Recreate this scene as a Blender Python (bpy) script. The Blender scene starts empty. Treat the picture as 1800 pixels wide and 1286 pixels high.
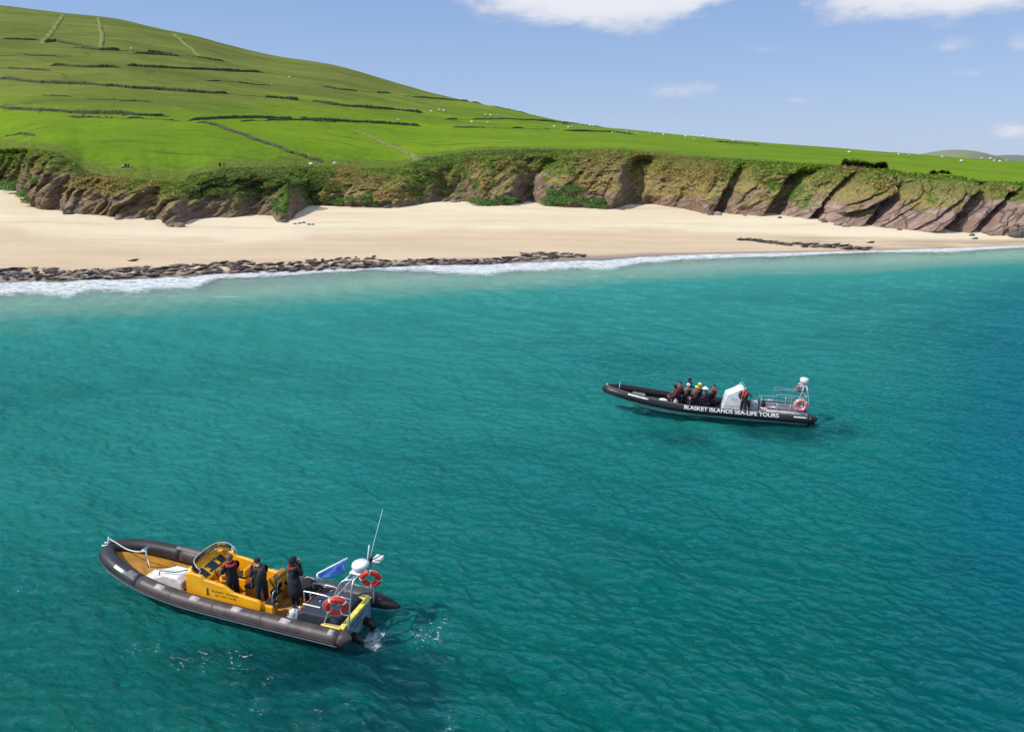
import bpy, math, random
import numpy as np
from mathutils import Vector, Matrix, Quaternion

random.seed(7); rng = np.random.default_rng(11)
scn = bpy.context.scene
COL = scn.collection
CAMZ, FPX = 16.0, 1250.0
PITCH = math.atan(358/FPX); CP, SP = math.cos(PITCH), math.sin(PITCH)

# ------------------------------------------------------------------ camera
cam = bpy.data.cameras.new('camera'); cam.sensor_width = 36; cam.lens = FPX/1800*36
cam.clip_start = 0.2; cam.clip_end = 60000
camo = bpy.data.objects.new('camera', cam); COL.objects.link(camo)
camo.location = (0, 0, CAMZ); camo.rotation_euler = (math.pi/2-PITCH, 0, 0)
scn.camera = camo

# ------------------------------------------------------------------ light
SUN_EL, SUN_AZ = math.radians(49), math.radians(-109)      # azimuth from +Y, negative = to the left
sdir = Vector((math.sin(SUN_AZ)*math.cos(SUN_EL), math.cos(SUN_AZ)*math.cos(SUN_EL), math.sin(SUN_EL)))
sl = bpy.data.lights.new('sun', 'SUN'); sl.energy = 4.1; sl.angle = math.radians(0.53); sl.color = (1, .955, .88)
so = bpy.data.objects.new('sun', sl); COL.objects.link(so)
so.rotation_euler = sdir.to_track_quat('Z', 'Y').to_euler(); so.location = (0, 0, 80)
scn.view_settings.view_transform = 'Standard'; scn.view_settings.look = 'None'
scn.view_settings.gamma = 1; scn.view_settings.use_curve_mapping = False
scn.view_settings.exposure = 0.0

# ------------------------------------------------------------------ node helper
class NT:
    def __init__(s, tree): s.t = tree; s.n = tree.nodes; s.l = tree.links
    def _in(s, sock, v):
        if v is None: return
        if isinstance(v, bpy.types.NodeSocket): s.l.new(v, sock)
        else:
            if hasattr(sock.default_value, '__len__') and not hasattr(v, '__len__'): v = [v]*len(sock.default_value)
            if hasattr(v, '__len__') and len(sock.default_value) == 4 and len(v) == 3: v = (*v, 1)
            sock.default_value = v
    def node(s, typ, ins=None, out=0, **p):
        n = s.n.new(typ)
        for k, v in p.items(): setattr(n, k, v)
        for k, v in (ins or {}).items(): s._in(n.inputs[k], v)
        return n.outputs[out] if out is not None else n
    def m(s, op, a, b=None, c=None, clamp=False):
        ins = {0: a}
        if b is not None: ins[1] = b
        if c is not None: ins[2] = c
        return s.node('ShaderNodeMath', ins, operation=op, use_clamp=clamp)
    def mix(s, f, a, b): 
        n = s.n.new('ShaderNodeMix'); n.data_type = 'RGBA'; n.clamp_factor = True
        s._in(n.inputs[0], f); s._in(n.inputs[6], a); s._in(n.inputs[7], b); return n.outputs[2]
    def ss(s, v, lo, hi):
        return s.node('ShaderNodeMapRange', {0: v, 1: lo, 2: hi, 3: 0.0, 4: 1.0}, interpolation_type='SMOOTHSTEP')
    def noise(s, vec, scale, detail=4, rough=.55, dist=0, out=0):
        return s.node('ShaderNodeTexNoise', {'Vector': vec, 'Scale': scale, 'Detail': detail, 'Roughness': rough, 'Distortion': dist}, out=out)
    def vscale(s, vec, sc):
        return s.node('ShaderNodeVectorMath', {0: vec, 1: sc}, operation='MULTIPLY')
    def attr(s, name, out=2): return s.node('ShaderNodeAttribute', attribute_name=name, out=out)
    def pos(s): return s.node('ShaderNodeNewGeometry', out=0)
    def bump(s, h, strength, dist, normal=None):
        ins = {'Height': h, 'Strength': strength, 'Distance': dist}
        if normal is not None: ins['Normal'] = normal
        return s.node('ShaderNodeBump', ins)

# ------------------------------------------------------------------ world
w = bpy.data.worlds.new('World'); scn.world = w; w.use_nodes = True
N = NT(w.node_tree); N.n.clear()
sky = N.n.new('ShaderNodeTexSky'); sky.sky_type = 'NISHITA'; sky.sun_disc = False
sky.sun_elevation = SUN_EL; sky.sun_rotation = SUN_AZ
sky.air_density = 1.0; sky.dust_density = 0.3; sky.ozone_density = 3.0; sky.altitude = 0
tc = N.node('ShaderNodeTexCoord', out=0)
sep = N.node('ShaderNodeSeparateXYZ', {0: tc}, out=None)
az = N.m('ARCTAN2', sep.outputs[0], sep.outputs[1]); el = N.m('ARCSINE', sep.outputs[2])
skc = N.node('ShaderNodeMix', {0: 1.0, 6: sky.outputs[0], 7: (.86, .92, 1.16)}, out=2, data_type='RGBA', blend_type='MULTIPLY')
def dir_of(px, py):
    x = (px-900)/FPX; v = (643-py)/FPX
    d = Vector((x, CP+v*SP, -SP+v*CP)).normalized(); return math.atan2(d.x, d.y), math.asin(d.z)
cvec = N.node('ShaderNodeCombineXYZ', {0: N.m('MULTIPLY', az, 1.0), 1: N.m('MULTIPLY', el, 2.2), 2: 0.0})
n1 = N.noise(cvec, 9, 7, .62); n2 = N.noise(cvec, 30, 5, .6)
mask = None
for (px, py, rx, ry, st) in [(1075, -20, 215, 52, 1.25), (960, 5, 60, 26, .6), (880, 15, 60, 22, .45), (1700, -34, 195, 41, 1.2), (1195, 158, 80, 16, .56), (1385, 176, 60, 11, .5),
                             (1665, 82, 45, 18, .52), (1790, 72, 28, 26, .5), (1785, 230, 45, 14, .6), (1340, 82, 80, 16, .42), (1380, 205, 30, 7, .42), (1670, 130, 70, 12, .44)]:
    a0, e0 = dir_of(px, py)
    dx = N.m('DIVIDE', N.m('SUBTRACT', az, a0), rx/FPX); dy = N.m('DIVIDE', N.m('SUBTRACT', el, e0), ry/FPX)
    r2 = N.m('ADD', N.m('MULTIPLY', dx, dx), N.m('MULTIPLY', dy, dy))
    g = N.m('MULTIPLY', N.m('POWER', 2.718, N.m('MULTIPLY', r2, -0.8)), st)
    mask = g if mask is None else N.m('MAXIMUM', mask, g)
nn = N.m('ADD', N.m('MULTIPLY', n1, .75), N.m('MULTIPLY', n2, .3))
far = N.m('MULTIPLY', N.ss(N.noise(cvec, 3.2, 3), .42, .6), N.m('MULTIPLY', N.ss(el, .22, .34), .8))
mask = N.m('MAXIMUM', mask, far)
dens = N.ss(N.m('ADD', mask, N.m('MULTIPLY', N.m('SUBTRACT', nn, .52), 1.5)), .34, .80)
cshade = N.ss(N.m('ADD', mask, N.m('MULTIPLY', n2, .5)), .4, 1.25)
hz = N.mix(N.ss(el, -.02, .30), (4.7, 6.0, 8.3), (2.5, 4.3, 7.6))
skc = N.mix(.75, skc, hz)
ccol = N.mix(cshade, (5.2, 5.8, 7.6), (8.6, 8.7, 9.2))
fin = N.mix(N.m('MULTIPLY', dens, .92), skc, ccol)
bg = N.node('ShaderNodeBackground', {'Color': fin, 'Strength': .1})
wo = N.n.new('ShaderNodeOutputWorld'); N.l.new(bg, wo.inputs[0])

# ------------------------------------------------------------------ materials
MATS = {}
def mat(name, col, rough=.6, metal=0, var=.12, scale=6, bump=0.0, bscale=30, spec=.5, dirt=None):
    if name in MATS: return MATS[name]
    m = bpy.data.materials.new(name); m.use_nodes = True; T = NT(m.node_tree); T.n.clear()
    ob = T.node('ShaderNodeTexCoord', out=3)
    nz = T.noise(ob, scale, 5)
    c2 = dirt if dirt else tuple(x*(1-var*2) for x in col)
    c = T.mix(T.ss(nz, .35, .75), tuple(min(1, x*(1+var)) for x in col), c2)
    nb = T.noise(ob, bscale, 4)
    ins = {'Base Color': c, 'Roughness': T.m('ADD', T.m('MULTIPLY', nb, .25), rough-.12), 'Metallic': metal, 'Specular IOR Level': spec}
    if bump: ins['Normal'] = T.bump(nb, 1.0, bump)
    b = T.node('ShaderNodeBsdfPrincipled', ins)
    o = T.n.new('ShaderNodeOutputMaterial'); T.l.new(b, o.inputs[0]); MATS[name] = m; return m
def glass(name, col=(.8, .86, .86), fac=.22):
    m = bpy.data.materials.new(name); m.use_nodes = True; T = NT(m.node_tree); T.n.clear()
    a = T.node('ShaderNodeBsdfTransparent', {'Color': col}); g = T.node('ShaderNodeBsdfGlossy', {'Color': (.9,)*3, 'Roughness': .05})
    f = T.m('ADD', T.node('ShaderNodeFresnel', {0: 1.45}), fac*.4)
    x = T.node('ShaderNodeMixShader', {0: f, 1: a, 2: g}); o = T.n.new('ShaderNodeOutputMaterial'); T.l.new(x, o.inputs[0]); return m

# ------------------------------------------------------------------ noise in numpy
def _h(ix, iy, iz, seed):
    n = (ix.astype(np.int64)*374761393 + iy.astype(np.int64)*668265263 + iz.astype(np.int64)*2147483647 + seed*974711) & 0xffffffff
    n = ((n ^ (n >> 13))*1274126177) & 0xffffffff
    n = (n ^ (n >> 16)) & 0xffffff
    return n/float(0xffffff)
def vn(x, y, z=0.0, seed=0):
    x, y, z = np.broadcast_arrays(np.asarray(x, float), np.asarray(y, float), np.asarray(z, float))
    ix, iy, iz = np.floor(x), np.floor(y), np.floor(z); fx, fy, fz = x-ix, y-iy, z-iz
    fx, fy, fz = [f*f*(3-2*f) for f in (fx, fy, fz)]
    r = 0
    for dx in (0, 1):
        for dy in (0, 1):
            for dz in ((0, 1) if np.any(fz) else (0,)):
                r = r + _h(ix+dx, iy+dy, iz+dz, seed)*(fx if dx else 1-fx)*(fy if dy else 1-fy)*((fz if dz else 1-fz))
    return r
def fbm(x, y, z=0.0, o=4, seed=0, g=.5):
    r = 0; a = 1; t = 0
    for i in range(o):
        r = r + a*vn(np.asarray(x)*2**i, np.asarray(y)*2**i, np.asarray(z)*2**i, seed+i*17); t += a; a *= g
    return r/t

# ------------------------------------------------------------------ object helpers
def tag(o, label=None, cat=None, group=None, kind=None):
    for k, v in (('label', label), ('category', cat), ('group', group), ('kind', kind)):
        if v: o[k] = v
    return o
def link(name, data, parent=None):
    o = bpy.data.objects.new(name, data); COL.objects.link(o)
    if parent is not None: o.parent = parent
    return o
def grid_mesh(name, P, attrs=None, m=None, smooth=True):
    """P: (rows, cols, 3)"""
    r, c = P.shape[:2]
    me = bpy.data.meshes.new(name); me.vertices.add(r*c); me.vertices.foreach_set('co', P.reshape(-1).astype(np.float32))
    i = np.arange((r-1)*c).reshape(r-1, c)[:, :-1]
    q = np.stack([i, i+1, i+1+c, i+c], -1).reshape(-1, 4)
    nq = len(q); me.loops.add(nq*4); me.polygons.add(nq)
    me.loops.foreach_set('vertex_index', q.reshape(-1).astype(np.int32))
    me.polygons.foreach_set('loop_start', np.arange(0, nq*4, 4, dtype=np.int32)); me.polygons.foreach_set('loop_total', np.full(nq, 4, np.int32))
    me.polygons.foreach_set('use_smooth', np.full(nq, smooth)); me.update(calc_edges=True)
    for k, v in (attrs or {}).items():
        a = me.attributes.new(k, 'FLOAT', 'POINT'); a.data.foreach_set('value', np.broadcast_to(v, (r, c)).reshape(-1).astype(np.float32))
    if m: me.materials.append(m)
    return me
class MB:
    def __init__(s): s.v = []; s.f = []; s.mi = []; s.sm = []; s.cm = 0; s.cs = False
    def add(s, vs, fs):
        b = len(s.v); s.v += [tuple(p) for p in vs]
        for f in fs: s.f.append(tuple(i+b for i in f)); s.mi.append(s.cm); s.sm.append(s.cs)
    def box(s, c, d, rz=0, ry=0, bev=.0):
        cx, cy, cz = c; hx, hy, hz = d[0]/2, d[1]/2, d[2]/2
        R = Matrix.Rotation(rz, 3, 'Z') @ Matrix.Rotation(ry, 3, 'Y')
        if bev <= 0:
            V = [Vector((x*hx, y*hy, z*hz)) for x in (-1, 1) for y in (-1, 1) for z in (-1, 1)]
            s.add([R@p+Vector(c) for p in V], [(0, 1, 3, 2), (4, 6, 7, 5), (0, 4, 5, 1), (2, 3, 7, 6), (0, 2, 6, 4), (1, 5, 7, 3)])
        else:
            rings = []
            for z, k in ((-hz, bev), (-hz+bev, 0), (hz-bev, 0), (hz-bev*.3, bev*.35), (hz, bev)):
                ax, ay, b = hx-k, hy-k, bev*.8
                rings.append([(ax, ay-b, z), (ax-b*.3, ay-b*.3, z), (ax-b, ay, z), (-ax+b, ay, z), (-ax+b*.3, ay-b*.3, z), (-ax, ay-b, z),
                              (-ax, -ay+b, z), (-ax+b*.3, -ay+b*.3, z), (-ax+b, -ay, z), (ax-b, -ay, z), (ax-b*.3, -ay+b*.3, z), (ax, -ay+b, z)])
            n = 12; V = [R@Vector(p)+Vector(c) for r in rings for p in r]; F = []
            for k in range(len(rings)-1):
                for j in range(n): F.append((k*n+j, k*n+(j+1) % n, (k+1)*n+(j+1) % n, (k+1)*n+j))
            F.append(tuple(range(n))[::-1]); F.append(tuple((len(rings)-1)*n+j for j in range(n)))
            s.add(V, F)
        return s
    def loft(s, rings, cap=True, close=True):
        n = len(rings[0]); V = [p for r in rings for p in r]; F = []
        for k in range(len(rings)-1):
            for j in range(n if close else n-1): F.append((k*n+j, k*n+(j+1) % n, (k+1)*n+(j+1) % n, (k+1)*n+j))
        if cap: F.append(tuple(range(n))[::-1]); F.append(tuple((len(rings)-1)*n+j for j in range(n)))
        s.add(V, F); return s
    def pipe(s, pts, r, n=8, cap=True):
        pts = [Vector(p) for p in pts]; rings = []; u = None
        for i, p in enumerate(pts):
            t = (pts[min(i+1, len(pts)-1)]-pts[max(i-1, 0)]).normalized()
            if u is None:
                u = t.cross(Vector((0, 0, 1)))
                if u.length < .1: u = t.cross(Vector((1, 0, 0)))
            u = (u-t*u.dot(t)).normalized(); v = t.cross(u)
            rr = r[i] if hasattr(r, '__len__') else r
            rings.append([p+(u*math.cos(a)+v*math.sin(a))*rr for a in [2*math.pi*k/n for k in range(n)]])
        return s.loft(rings, cap)
    def lathe(s, prof, c=(0, 0, 0), n=20, axis='Z'):
        rings = []
        for r, z in prof:
            ring = []
            for k in range(n):
                a = 2*math.pi*k/n; p = (r*math.cos(a), r*math.sin(a), z)
                if axis == 'X': p = (z, p[0], p[1])
                if axis == 'Y': p = (p[1], z, p[0])
                ring.append((p[0]+c[0], p[1]+c[1], p[2]+c[2]))
            rings.append(ring)
        return s.loft(rings)
    def ball(s, c, r, n=12, m=8):
        r = r if hasattr(r, '__len__') else (r, r, r)
        rings = [[(c[0]+r[0]*math.sin(b)*math.cos(2*math.pi*k/n), c[1]+r[1]*math.sin(b)*math.sin(2*math.pi*k/n), c[2]-r[2]*math.cos(b)) for k in range(n)]
                 for b in [math.pi*(.02+.96*j/m) for j in range(m+1)]]
        return s.loft(rings)
    def prism(s, poly, y0, y1, plane='xz'):
        n = len(poly)
        f = (lambda p, y: (p[0], y, p[1])) if plane == 'xz' else ((lambda p, y: (p[0], p[1], y)) if plane == 'xy' else (lambda p, y: (y, p[0], p[1])))
        s.add([f(p, y0) for p in poly]+[f(p, y1) for p in poly],
              [tuple(range(n)), tuple(range(2*n-1, n-1, -1))]+[(j, (j+n), (j+1) % n+n, (j+1) % n) for j in range(n)]); return s
    def torus(s, c, R, r, N=32, n=10, mtx=None):
        rings = []
        for i in range(N):
            a = 2*math.pi*i/N
            ring = []
            for k in range(n):
                b = 2*math.pi*k/n; q = Vector(((R+r*math.cos(b))*math.cos(a), (R+r*math.cos(b))*math.sin(a), r*math.sin(b)))
                if mtx: q = mtx@q
                ring.append(q+Vector(c))
            rings.append(ring)
        rings.append(rings[0]); return s.loft(rings, cap=False)
    def mesh(s, name, mats):
        me = bpy.data.meshes.new(name); me.from_pydata(s.v, [], s.f)
        for m in (mats if isinstance(mats, (list, tuple)) else [mats]): me.materials.append(m)
        me.polygons.foreach_set('material_index', s.mi); me.polygons.foreach_set('use_smooth', s.sm)
        me.update()
        import bmesh
        b = bmesh.new(); b.from_mesh(me); bmesh.ops.recalc_face_normals(b, faces=b.faces); b.to_mesh(me); b.free()
        return me
    def build(s, name, mats, parent=None, bevel=0):
        o = link(name, s.mesh(name, mats), parent)
        if bevel:
            md = o.modifiers.new('bev', 'BEVEL'); md.width = bevel; md.segments = 2; md.limit_method = 'ANGLE'
        return o

# ------------------------------------------------------------------ photo geometry: pixel -> (a = X/Y, e = (Z-16)/Y)
def ae(px, py):
    x = (px-900)/FPX; v = (643-py)/FPX; fy = CP+v*SP; return x/fy, (-SP+v*CP)/fy
def at(px, py, z):
    a, e = ae(px, py); Y = (z-CAMZ)/e; return Vector((a*Y, Y, z))
def curve(pts, smooth=0):
    q = np.array([ae(*p) for p in pts]); return lambda A: np.interp(A, q[:, 0], q[:, 1])
def acurve(pts, py=350):
    q = np.array([(ae(p[0], py)[0], p[1]) for p in pts]); return lambda A: np.interp(A, q[:, 0], q[:, 1])
def smooth1(v, A, sig):
    out = np.zeros_like(v); 
    for k, wgt in zip(np.linspace(-2, 2, 9), np.exp(-np.linspace(-2, 2, 9)**2/2)): out += wgt*np.interp(A+k*sig, A, v)
    return out/np.exp(-np.linspace(-2, 2, 9)**2/2).sum()

A = np.concatenate([np.linspace(-1.9, -.82, 70)[:-1], np.linspace(-.82, .82, 1180), np.linspace(.82, 1.9, 70)[1:]])
wl = curve([(-900, 520), (0, 498), (200, 492), (350, 487), (500, 481), (640, 473), (740, 468), (900, 464), (1040, 458), (1200, 451), (1400, 446), (1550, 442), (1700, 436), (1800, 433), (2700, 415)])
base_e = curve([(-900, 345), (-200, 335), (0, 335), (30, 342), (60, 362), (110, 374), (190, 379), (210, 386), (240, 384), (280, 385), (300, 396), (318, 398), (330, 388), (400, 388), (470, 384), (500, 390), (512, 388), (522, 374), (545, 362),
                (600, 362), (660, 364), (700, 366), (740, 358), (790, 354), (820, 354), (850, 362), (900, 360), (930, 356), (980, 362), (1060, 366), (1090, 368), (1110, 362), (1140, 358), (1200, 366), (1240, 376),
                (1300, 377), (1370, 382), (1440, 386), (1480, 395), (1560, 401), (1620, 404), (1700, 409), (1800, 413), (2300, 430), (2700, 425)])
top_e = curve([(-900, 250), (0, 262), (40, 259), (100, 266), (128, 282), (150, 300), (185, 309), (250, 316), (320, 320), (345, 312), (370, 300), (420, 294), (520, 293), (570, 292), (600, 291), (640, 296), (700, 295), (730, 284), (760, 276),
               (830, 265), (900, 262), (1000, 263), (1100, 264), (1200, 274), (1300, 280), (1400, 287), (1480, 291), (1560, 297), (1600, 304), (1680, 309), (1720, 317), (1800, 322), (2700, 330)])
ridge_e = curve([(-900, -110), (-300, -20), (0, 10), (100, 22), (200, 31), (290, 54), (340, 61), (400, 80), (500, 103), (560, 109), (600, 117), (700, 147), (800, 175), (850, 184), (950, 205), (1000, 217),
                 (1100, 228), (1200, 237), (1300, 247), (1400, 255), (1500, 263), (1600, 270), (1700, 279), (1800, 284), (2700, 300)])
zb = acurve([(-300, 8), (0, 8), (60, 5.6), (110, 4.6), (300, 3.0), (500, 3.2), (540, 4.6), (700, 4.6), (850, 5), (1000, 4.2), (1200, 3.4), (1440, 2.6), (1620, 1.9), (1800, 1.6), (2700, 1.5)])(A)
wd = acurve([(-300, 26), (0, 26), (110, 20), (180, 14), (330, 16), (350, 24), (560, 24), (600, 16), (800, 24), (1100, 22), (1440, 20), (1800, 18)])(A)
Yw = -CAMZ/smooth1(smooth1(wl(A), A, .02), A, .02)
zbs = smooth1(smooth1(zb, A, .06), A, .05)
Ybs = smooth1(smooth1((zb-CAMZ)/smooth1(base_e(A), A, .003), A, .07), A, .06)
Yb0 = (zb-CAMZ)/smooth1(base_e(A), A, .003)
def beach_h(Y): return zbs*np.clip((Y-Yw)/(Ybs-Yw), 0, 3)**1.05
be_ = smooth1(base_e(A), A, .0025)
lo_, hi_ = Yw+5, Ybs*1.6
for _ in range(50):
    md_ = (lo_+hi_)/2; up_ = (beach_h(md_)-CAMZ)/md_ < be_
    lo_ = np.where(up_, md_, lo_); hi_ = np.where(up_, hi_, md_)
Yb = (lo_+hi_)/2; zb = beach_h(Yb)
Yt = smooth1(np.maximum(Yb, smooth1(Yb, A, .04))+wd, A, .045); te = smooth1(top_e(A), A, .004); zt = CAMZ+te*Yt; zts = smooth1(smooth1(zt, A, .06), A, .06)
Yr = smooth1(acurve([(-300, 720), (0, 700), (600, 600), (1000, 520), (1800, 430), (2700, 420)])(A), A, .03); re_ = smooth1(ridge_e(A), A, .006)
zr = CAMZ+re_*Yr

# ------------------------------------------------------------------ beach and sea bed (sand)
tb = np.concatenate([np.linspace(-1, 0, 60)[:-1], np.linspace(0, 1, 120), [1.06, 1.14, 1.25]])[:, None]
Lb = (np.maximum(Yb, Ybs)+3-Yw)[None, :]
dsea = (-tb)*np.minimum(Yw-6, 999)[None, :]**1.0           # metres seaward of the waterline (t<0)
Yg = np.where(tb < 0, Yw[None, :]-np.abs(tb)**1.6*(Yw[None, :]-3), Yw[None, :]+np.clip(tb, 0, 9)*Lb)
off = Yw[None, :]-Yg
Zg = np.where(tb < 0, -np.minimum(off*.085, 2.6+off*.004), beach_h(Yg))
Xg = A[None, :]*Yg
und = (fbm(Xg/14, Yg/10, o=4, seed=3)-.5)*.35*np.clip(tb*5, 0, 1)*np.clip((1.3-tb)*3, 0, 1)+(fbm(Xg/2.2, Yg/1.6, o=3, seed=5)-.5)*.07*np.clip(tb*5+.2, 0, 1)
Zg = Zg+und
BE_Y, BE_Z = Yg, Zg
def boat_shade(X, Y):  # dark patches beside both boats: their shadow and reflection painted into the colour
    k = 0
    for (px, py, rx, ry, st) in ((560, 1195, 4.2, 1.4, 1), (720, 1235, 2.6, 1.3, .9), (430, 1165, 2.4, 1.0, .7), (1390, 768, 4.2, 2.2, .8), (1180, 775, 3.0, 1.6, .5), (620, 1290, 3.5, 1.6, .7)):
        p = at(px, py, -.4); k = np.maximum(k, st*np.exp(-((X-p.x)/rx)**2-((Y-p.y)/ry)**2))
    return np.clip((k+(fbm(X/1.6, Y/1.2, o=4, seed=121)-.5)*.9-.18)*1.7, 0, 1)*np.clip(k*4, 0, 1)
def sand_material():
    m = bpy.data.materials.new('sand'); m.use_nodes = True; T = NT(m.node_tree); T.n.clear()
    p = T.pos(); t = T.attr('t'); sp = T.vscale(p, (.03, .16, .2))
    n1 = T.noise(sp, 1.0, 6, .6); n2 = T.noise(p, 1.4, 5, .6); n3 = T.noise(T.vscale(p, (.012, .07, .1)), 1, 4)
    dry = T.mix(T.ss(n3, .4, .62), (.74, .63, .44), (.69, .56, .37))
    dry = T.mix(T.m('MULTIPLY', T.ss(n1, .5, .68), .7), dry, (.56, .43, .27))
    damp = T.mix(T.ss(n1, .35, .7), (.64, .49, .32), (.56, .42, .27))
    wet = (.33, .24, .185)
    tt = T.m('ADD', t, T.m('MULTIPLY', T.m('SUBTRACT', n1, .5), .28))
    c = T.mix(T.ss(tt, .36, .48), damp, dry)
    sx = T.node('ShaderNodeSeparateXYZ', {0: p}, out=None)
    stain = T.m('MULTIPLY', T.m('MULTIPLY', T.ss(sx.outputs[0], 48, 66), T.m('SUBTRACT', 1.0, T.ss(tt, .30, .55))), T.ss(n1, .36, .56))
    c = T.mix(T.m('MULTIPLY', stain, .75), c, (.36, .26, .17))
    c = T.mix(T.ss(T.m('ADD', t, T.m('MULTIPLY', T.m('SUBTRACT', n1, .5), .05)), .035, .085), wet, c)
    c = T.mix(T.m('MULTIPLY', T.ss(n2, .55, .8), .2), c, (.42, .32, .22))
    deep = T.attr('depth')
    c = T.mix(T.ss(deep, .0, .25), c, (.50, .54, .44))
    c = T.mix(T.ss(deep, .4, 1.6), c, (.20, .52, .42))
    c = T.mix(T.ss(deep, 1.3, 2.6), c, (.0, .18, .155))
    weed = T.m('MULTIPLY', T.ss(T.noise(T.vscale(p, (.07, .1, 0)), 1, 4, .6), .55, .66), T.ss(deep, 2.55, 2.75))
    c = T.mix(T.m('MULTIPLY', weed, .75), c, (.0, .035, .06))
    c = T.mix(T.m('MULTIPLY', T.attr('boat_shade'), .8), c, (.0, .03, .05))  # boats' shade darkens the bed colour here
    b = T.node('ShaderNodeBsdfPrincipled', {'Base Color': c, 'Roughness': T.m('ADD', T.m('MULTIPLY', T.ss(t, .03, .09), .5), .4), 'Specular IOR Level': .3,
               'Normal': T.bump(T.noise(p, 3.5, 6, .65), .55, .25)})
    o = T.n.new('ShaderNodeOutputMaterial'); T.l.new(b, o.inputs[0]); return m
beach = link('beach', grid_mesh('beach', np.stack([Xg, Yg, Zg], -1), {'t': tb, 'depth': np.maximum(0, -Zg), 'boat_shade': boat_shade(Xg, Yg)}, sand_material()))
tag(beach, kind='structure')

# ------------------------------------------------------------------ cliff
NR = 250
t = np.linspace(-.08, 1, NR)[:, None]
kx = [-.08, 0, .12, .3, .5, .7, 1]
R_rock = acurve([(-300, .2), (0, .25), (50, .5), (110, .62), (150, .58), (240, .55), (300, .62), (330, .6), (350, .62), (470, .55), (520, .55), (545, .12), (600, .25), (700, .3), (740, .25), (800, .5), (850, .25), (880, .62), (960, .58),
                 (1000, .3), (1060, .42), (1100, .65), (1130, .3), (1180, .15), (1230, .35), (1300, .55), (1340, .35), (1400, .62), (1440, .55), (1480, .52), (1540, .65), (1600, .78), (1700, .95), (1800, .95)])(A)[None, :]
steep = np.clip(smooth1(acurve([(0, .6), (110, .8), (240, .7), (330, .9), (480, .95), (545, .3), (700, .35), (900, .55), (1060, .6), (1240, .6), (1440, .8), (1700, .95)])(A), A, .01), 0, 1)[None, :]
kA = np.interp(t, kx, [-.06, 0, .30, .62, .80, .92, 1]); kB = np.interp(t, kx, [-.06, 0, .16, .38, .6, .8, 1])
zf = kA*steep+kB*(1-steep)
# re-parametrise so that rows are even in height
T0 = np.broadcast_to(t, zf.shape)
Zc = zb[None, :]+(zt-zb)[None, :]*zf - np.clip(-t, 0, 1)*12
Yc = Yb[None, :]+(Yt-Yb)[None, :]*np.maximum(T0, 0)
Xc0 = A[None, :]*Yc
right = np.interp(A, [.28, .42], [0, 1])[None, :]
lean = .75+.75*right
warp = (fbm(Xc0/22, Zc/9, o=3, seed=21)-.5)*12
q = Xc0-Zc*lean+warp
def saw(q, lam, seed):
    jit = q/lam+(vn(q/lam*.7, 0*q, 0, seed)-.5)*1.1
    f = jit-np.floor(jit); amp = .45+.75*_h(np.floor(jit), 0*jit, 0*jit, seed+5)
    rise = np.clip(f/.86, 0, 1)**1.15; drop = np.clip((1-f)/.14, 0, 1)
    return np.where(f < .86, rise, drop)*amp
ridg = 1-np.abs(2*fbm(q/9, Zc/16, o=4, seed=31, g=.5)-1)*1.6
soft = np.clip(1-np.interp(A, [ae(x, 350)[0] for x in (0, 540, 580, 1180, 1260, 1430, 1480, 1800)], [0, 0, .85, .85, .6, .5, 0, 0]), 0, 1)[None, :]
D = (.25+.75*soft)*(4.6*saw(q, 15, 41)*(1-right)+6.2*saw(q, 19, 241)*right)*(.6+.7*right)+(.3+.7*soft)*1.9*saw(q+3*fbm(q/6, Zc/5, o=2, seed=9), 5.3, 43)+.75*saw(q, 1.9, 47)*(.4+.8*right)+(1-right)*2.6*ridg
D += (1-soft)*((fbm(Xc0/12, Zc/7, o=4, seed=52)-.5)*9+3.0)
D += (fbm(Xc0/2.1, Zc/1.3, Yc/3, o=4, seed=51)-.5)*2.6*(1.2-.6*right)
D += (fbm(Xc0/.6, Zc/.4, o=3, seed=57)-.5)*.45
env = np.clip((1-T0)/.35, 0, 1)**.8*np.clip(.45+T0*6, .0, 1)
turfy = np.clip((zf-R_rock)*2.5+.4, 0, 1)
D += turfy*((1-np.abs(2*fbm(Xc0/5+Zc/6, Zc/1.1, o=3, seed=63)-1)*1.5)*1.1+(fbm(Xc0/1.3, Zc/.8, o=3, seed=64)-.5)*1.2)
D += .9*saw(Zc-.62*Xc0+warp*.25, 2.4, 141)*(.35+.65*soft)*np.clip(1.2-turfy, .2, 1)+.35*saw(Zc-.62*Xc0+warp*.3, .9, 143)*soft
D = (D-3.5)*env
# hand-placed gullies and alcoves that the photograph shows (px, half-width px, depth m, top fraction)
for (px, hw, dep, tf) in [(15, 30, 5, .95), (108, 12, 3, .9), (268, 12, 3, .8), (395, 55, 6.0, .7), (455, 35, 6.5, .62), (778, 10, 2, .8), (935, 26, 5, .75), (1112, 22, 6.5, .82), (1284, 12, 8, .82), (1392, 24, 10, .85), (1430, 14, 4, .6),
                          (1470, 13, 7, .9), (1568, 10, 7, .75), (1700, 13, 9, .92), (1766, 11, 7, .85)]:
    am = ae(px, 350)[0]; shift = (Zc-zb[None, :]-5)*lean/Yc*.55
    g = np.exp(-((A[None, :]-am-shift)/(hw/FPX))**4)*np.clip((tf+.12-zf)/.12, 0, 1)
    D -= dep*g*np.clip((1-zf)/.08, 0, 1)
for (px, hw, dep) in [(85, 18, 2.5), (305, 16, 5.5), (492, 16, 5), (1088, 16, 4), (1240, 22, 3), (1350, 20, 3), (1500, 30, 3), (1640, 30, 3), (1740, 20, 3)]:
    am = ae(px, 350)[0]; g = np.exp(-((A[None, :]-am)/(hw/FPX))**2)*np.clip((.55-zf)/.4, 0, 1); D += dep*g*.6
Yc2 = Yc-D*.9; Xc2 = Xc0-D*.12*(A[None, :])
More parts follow.
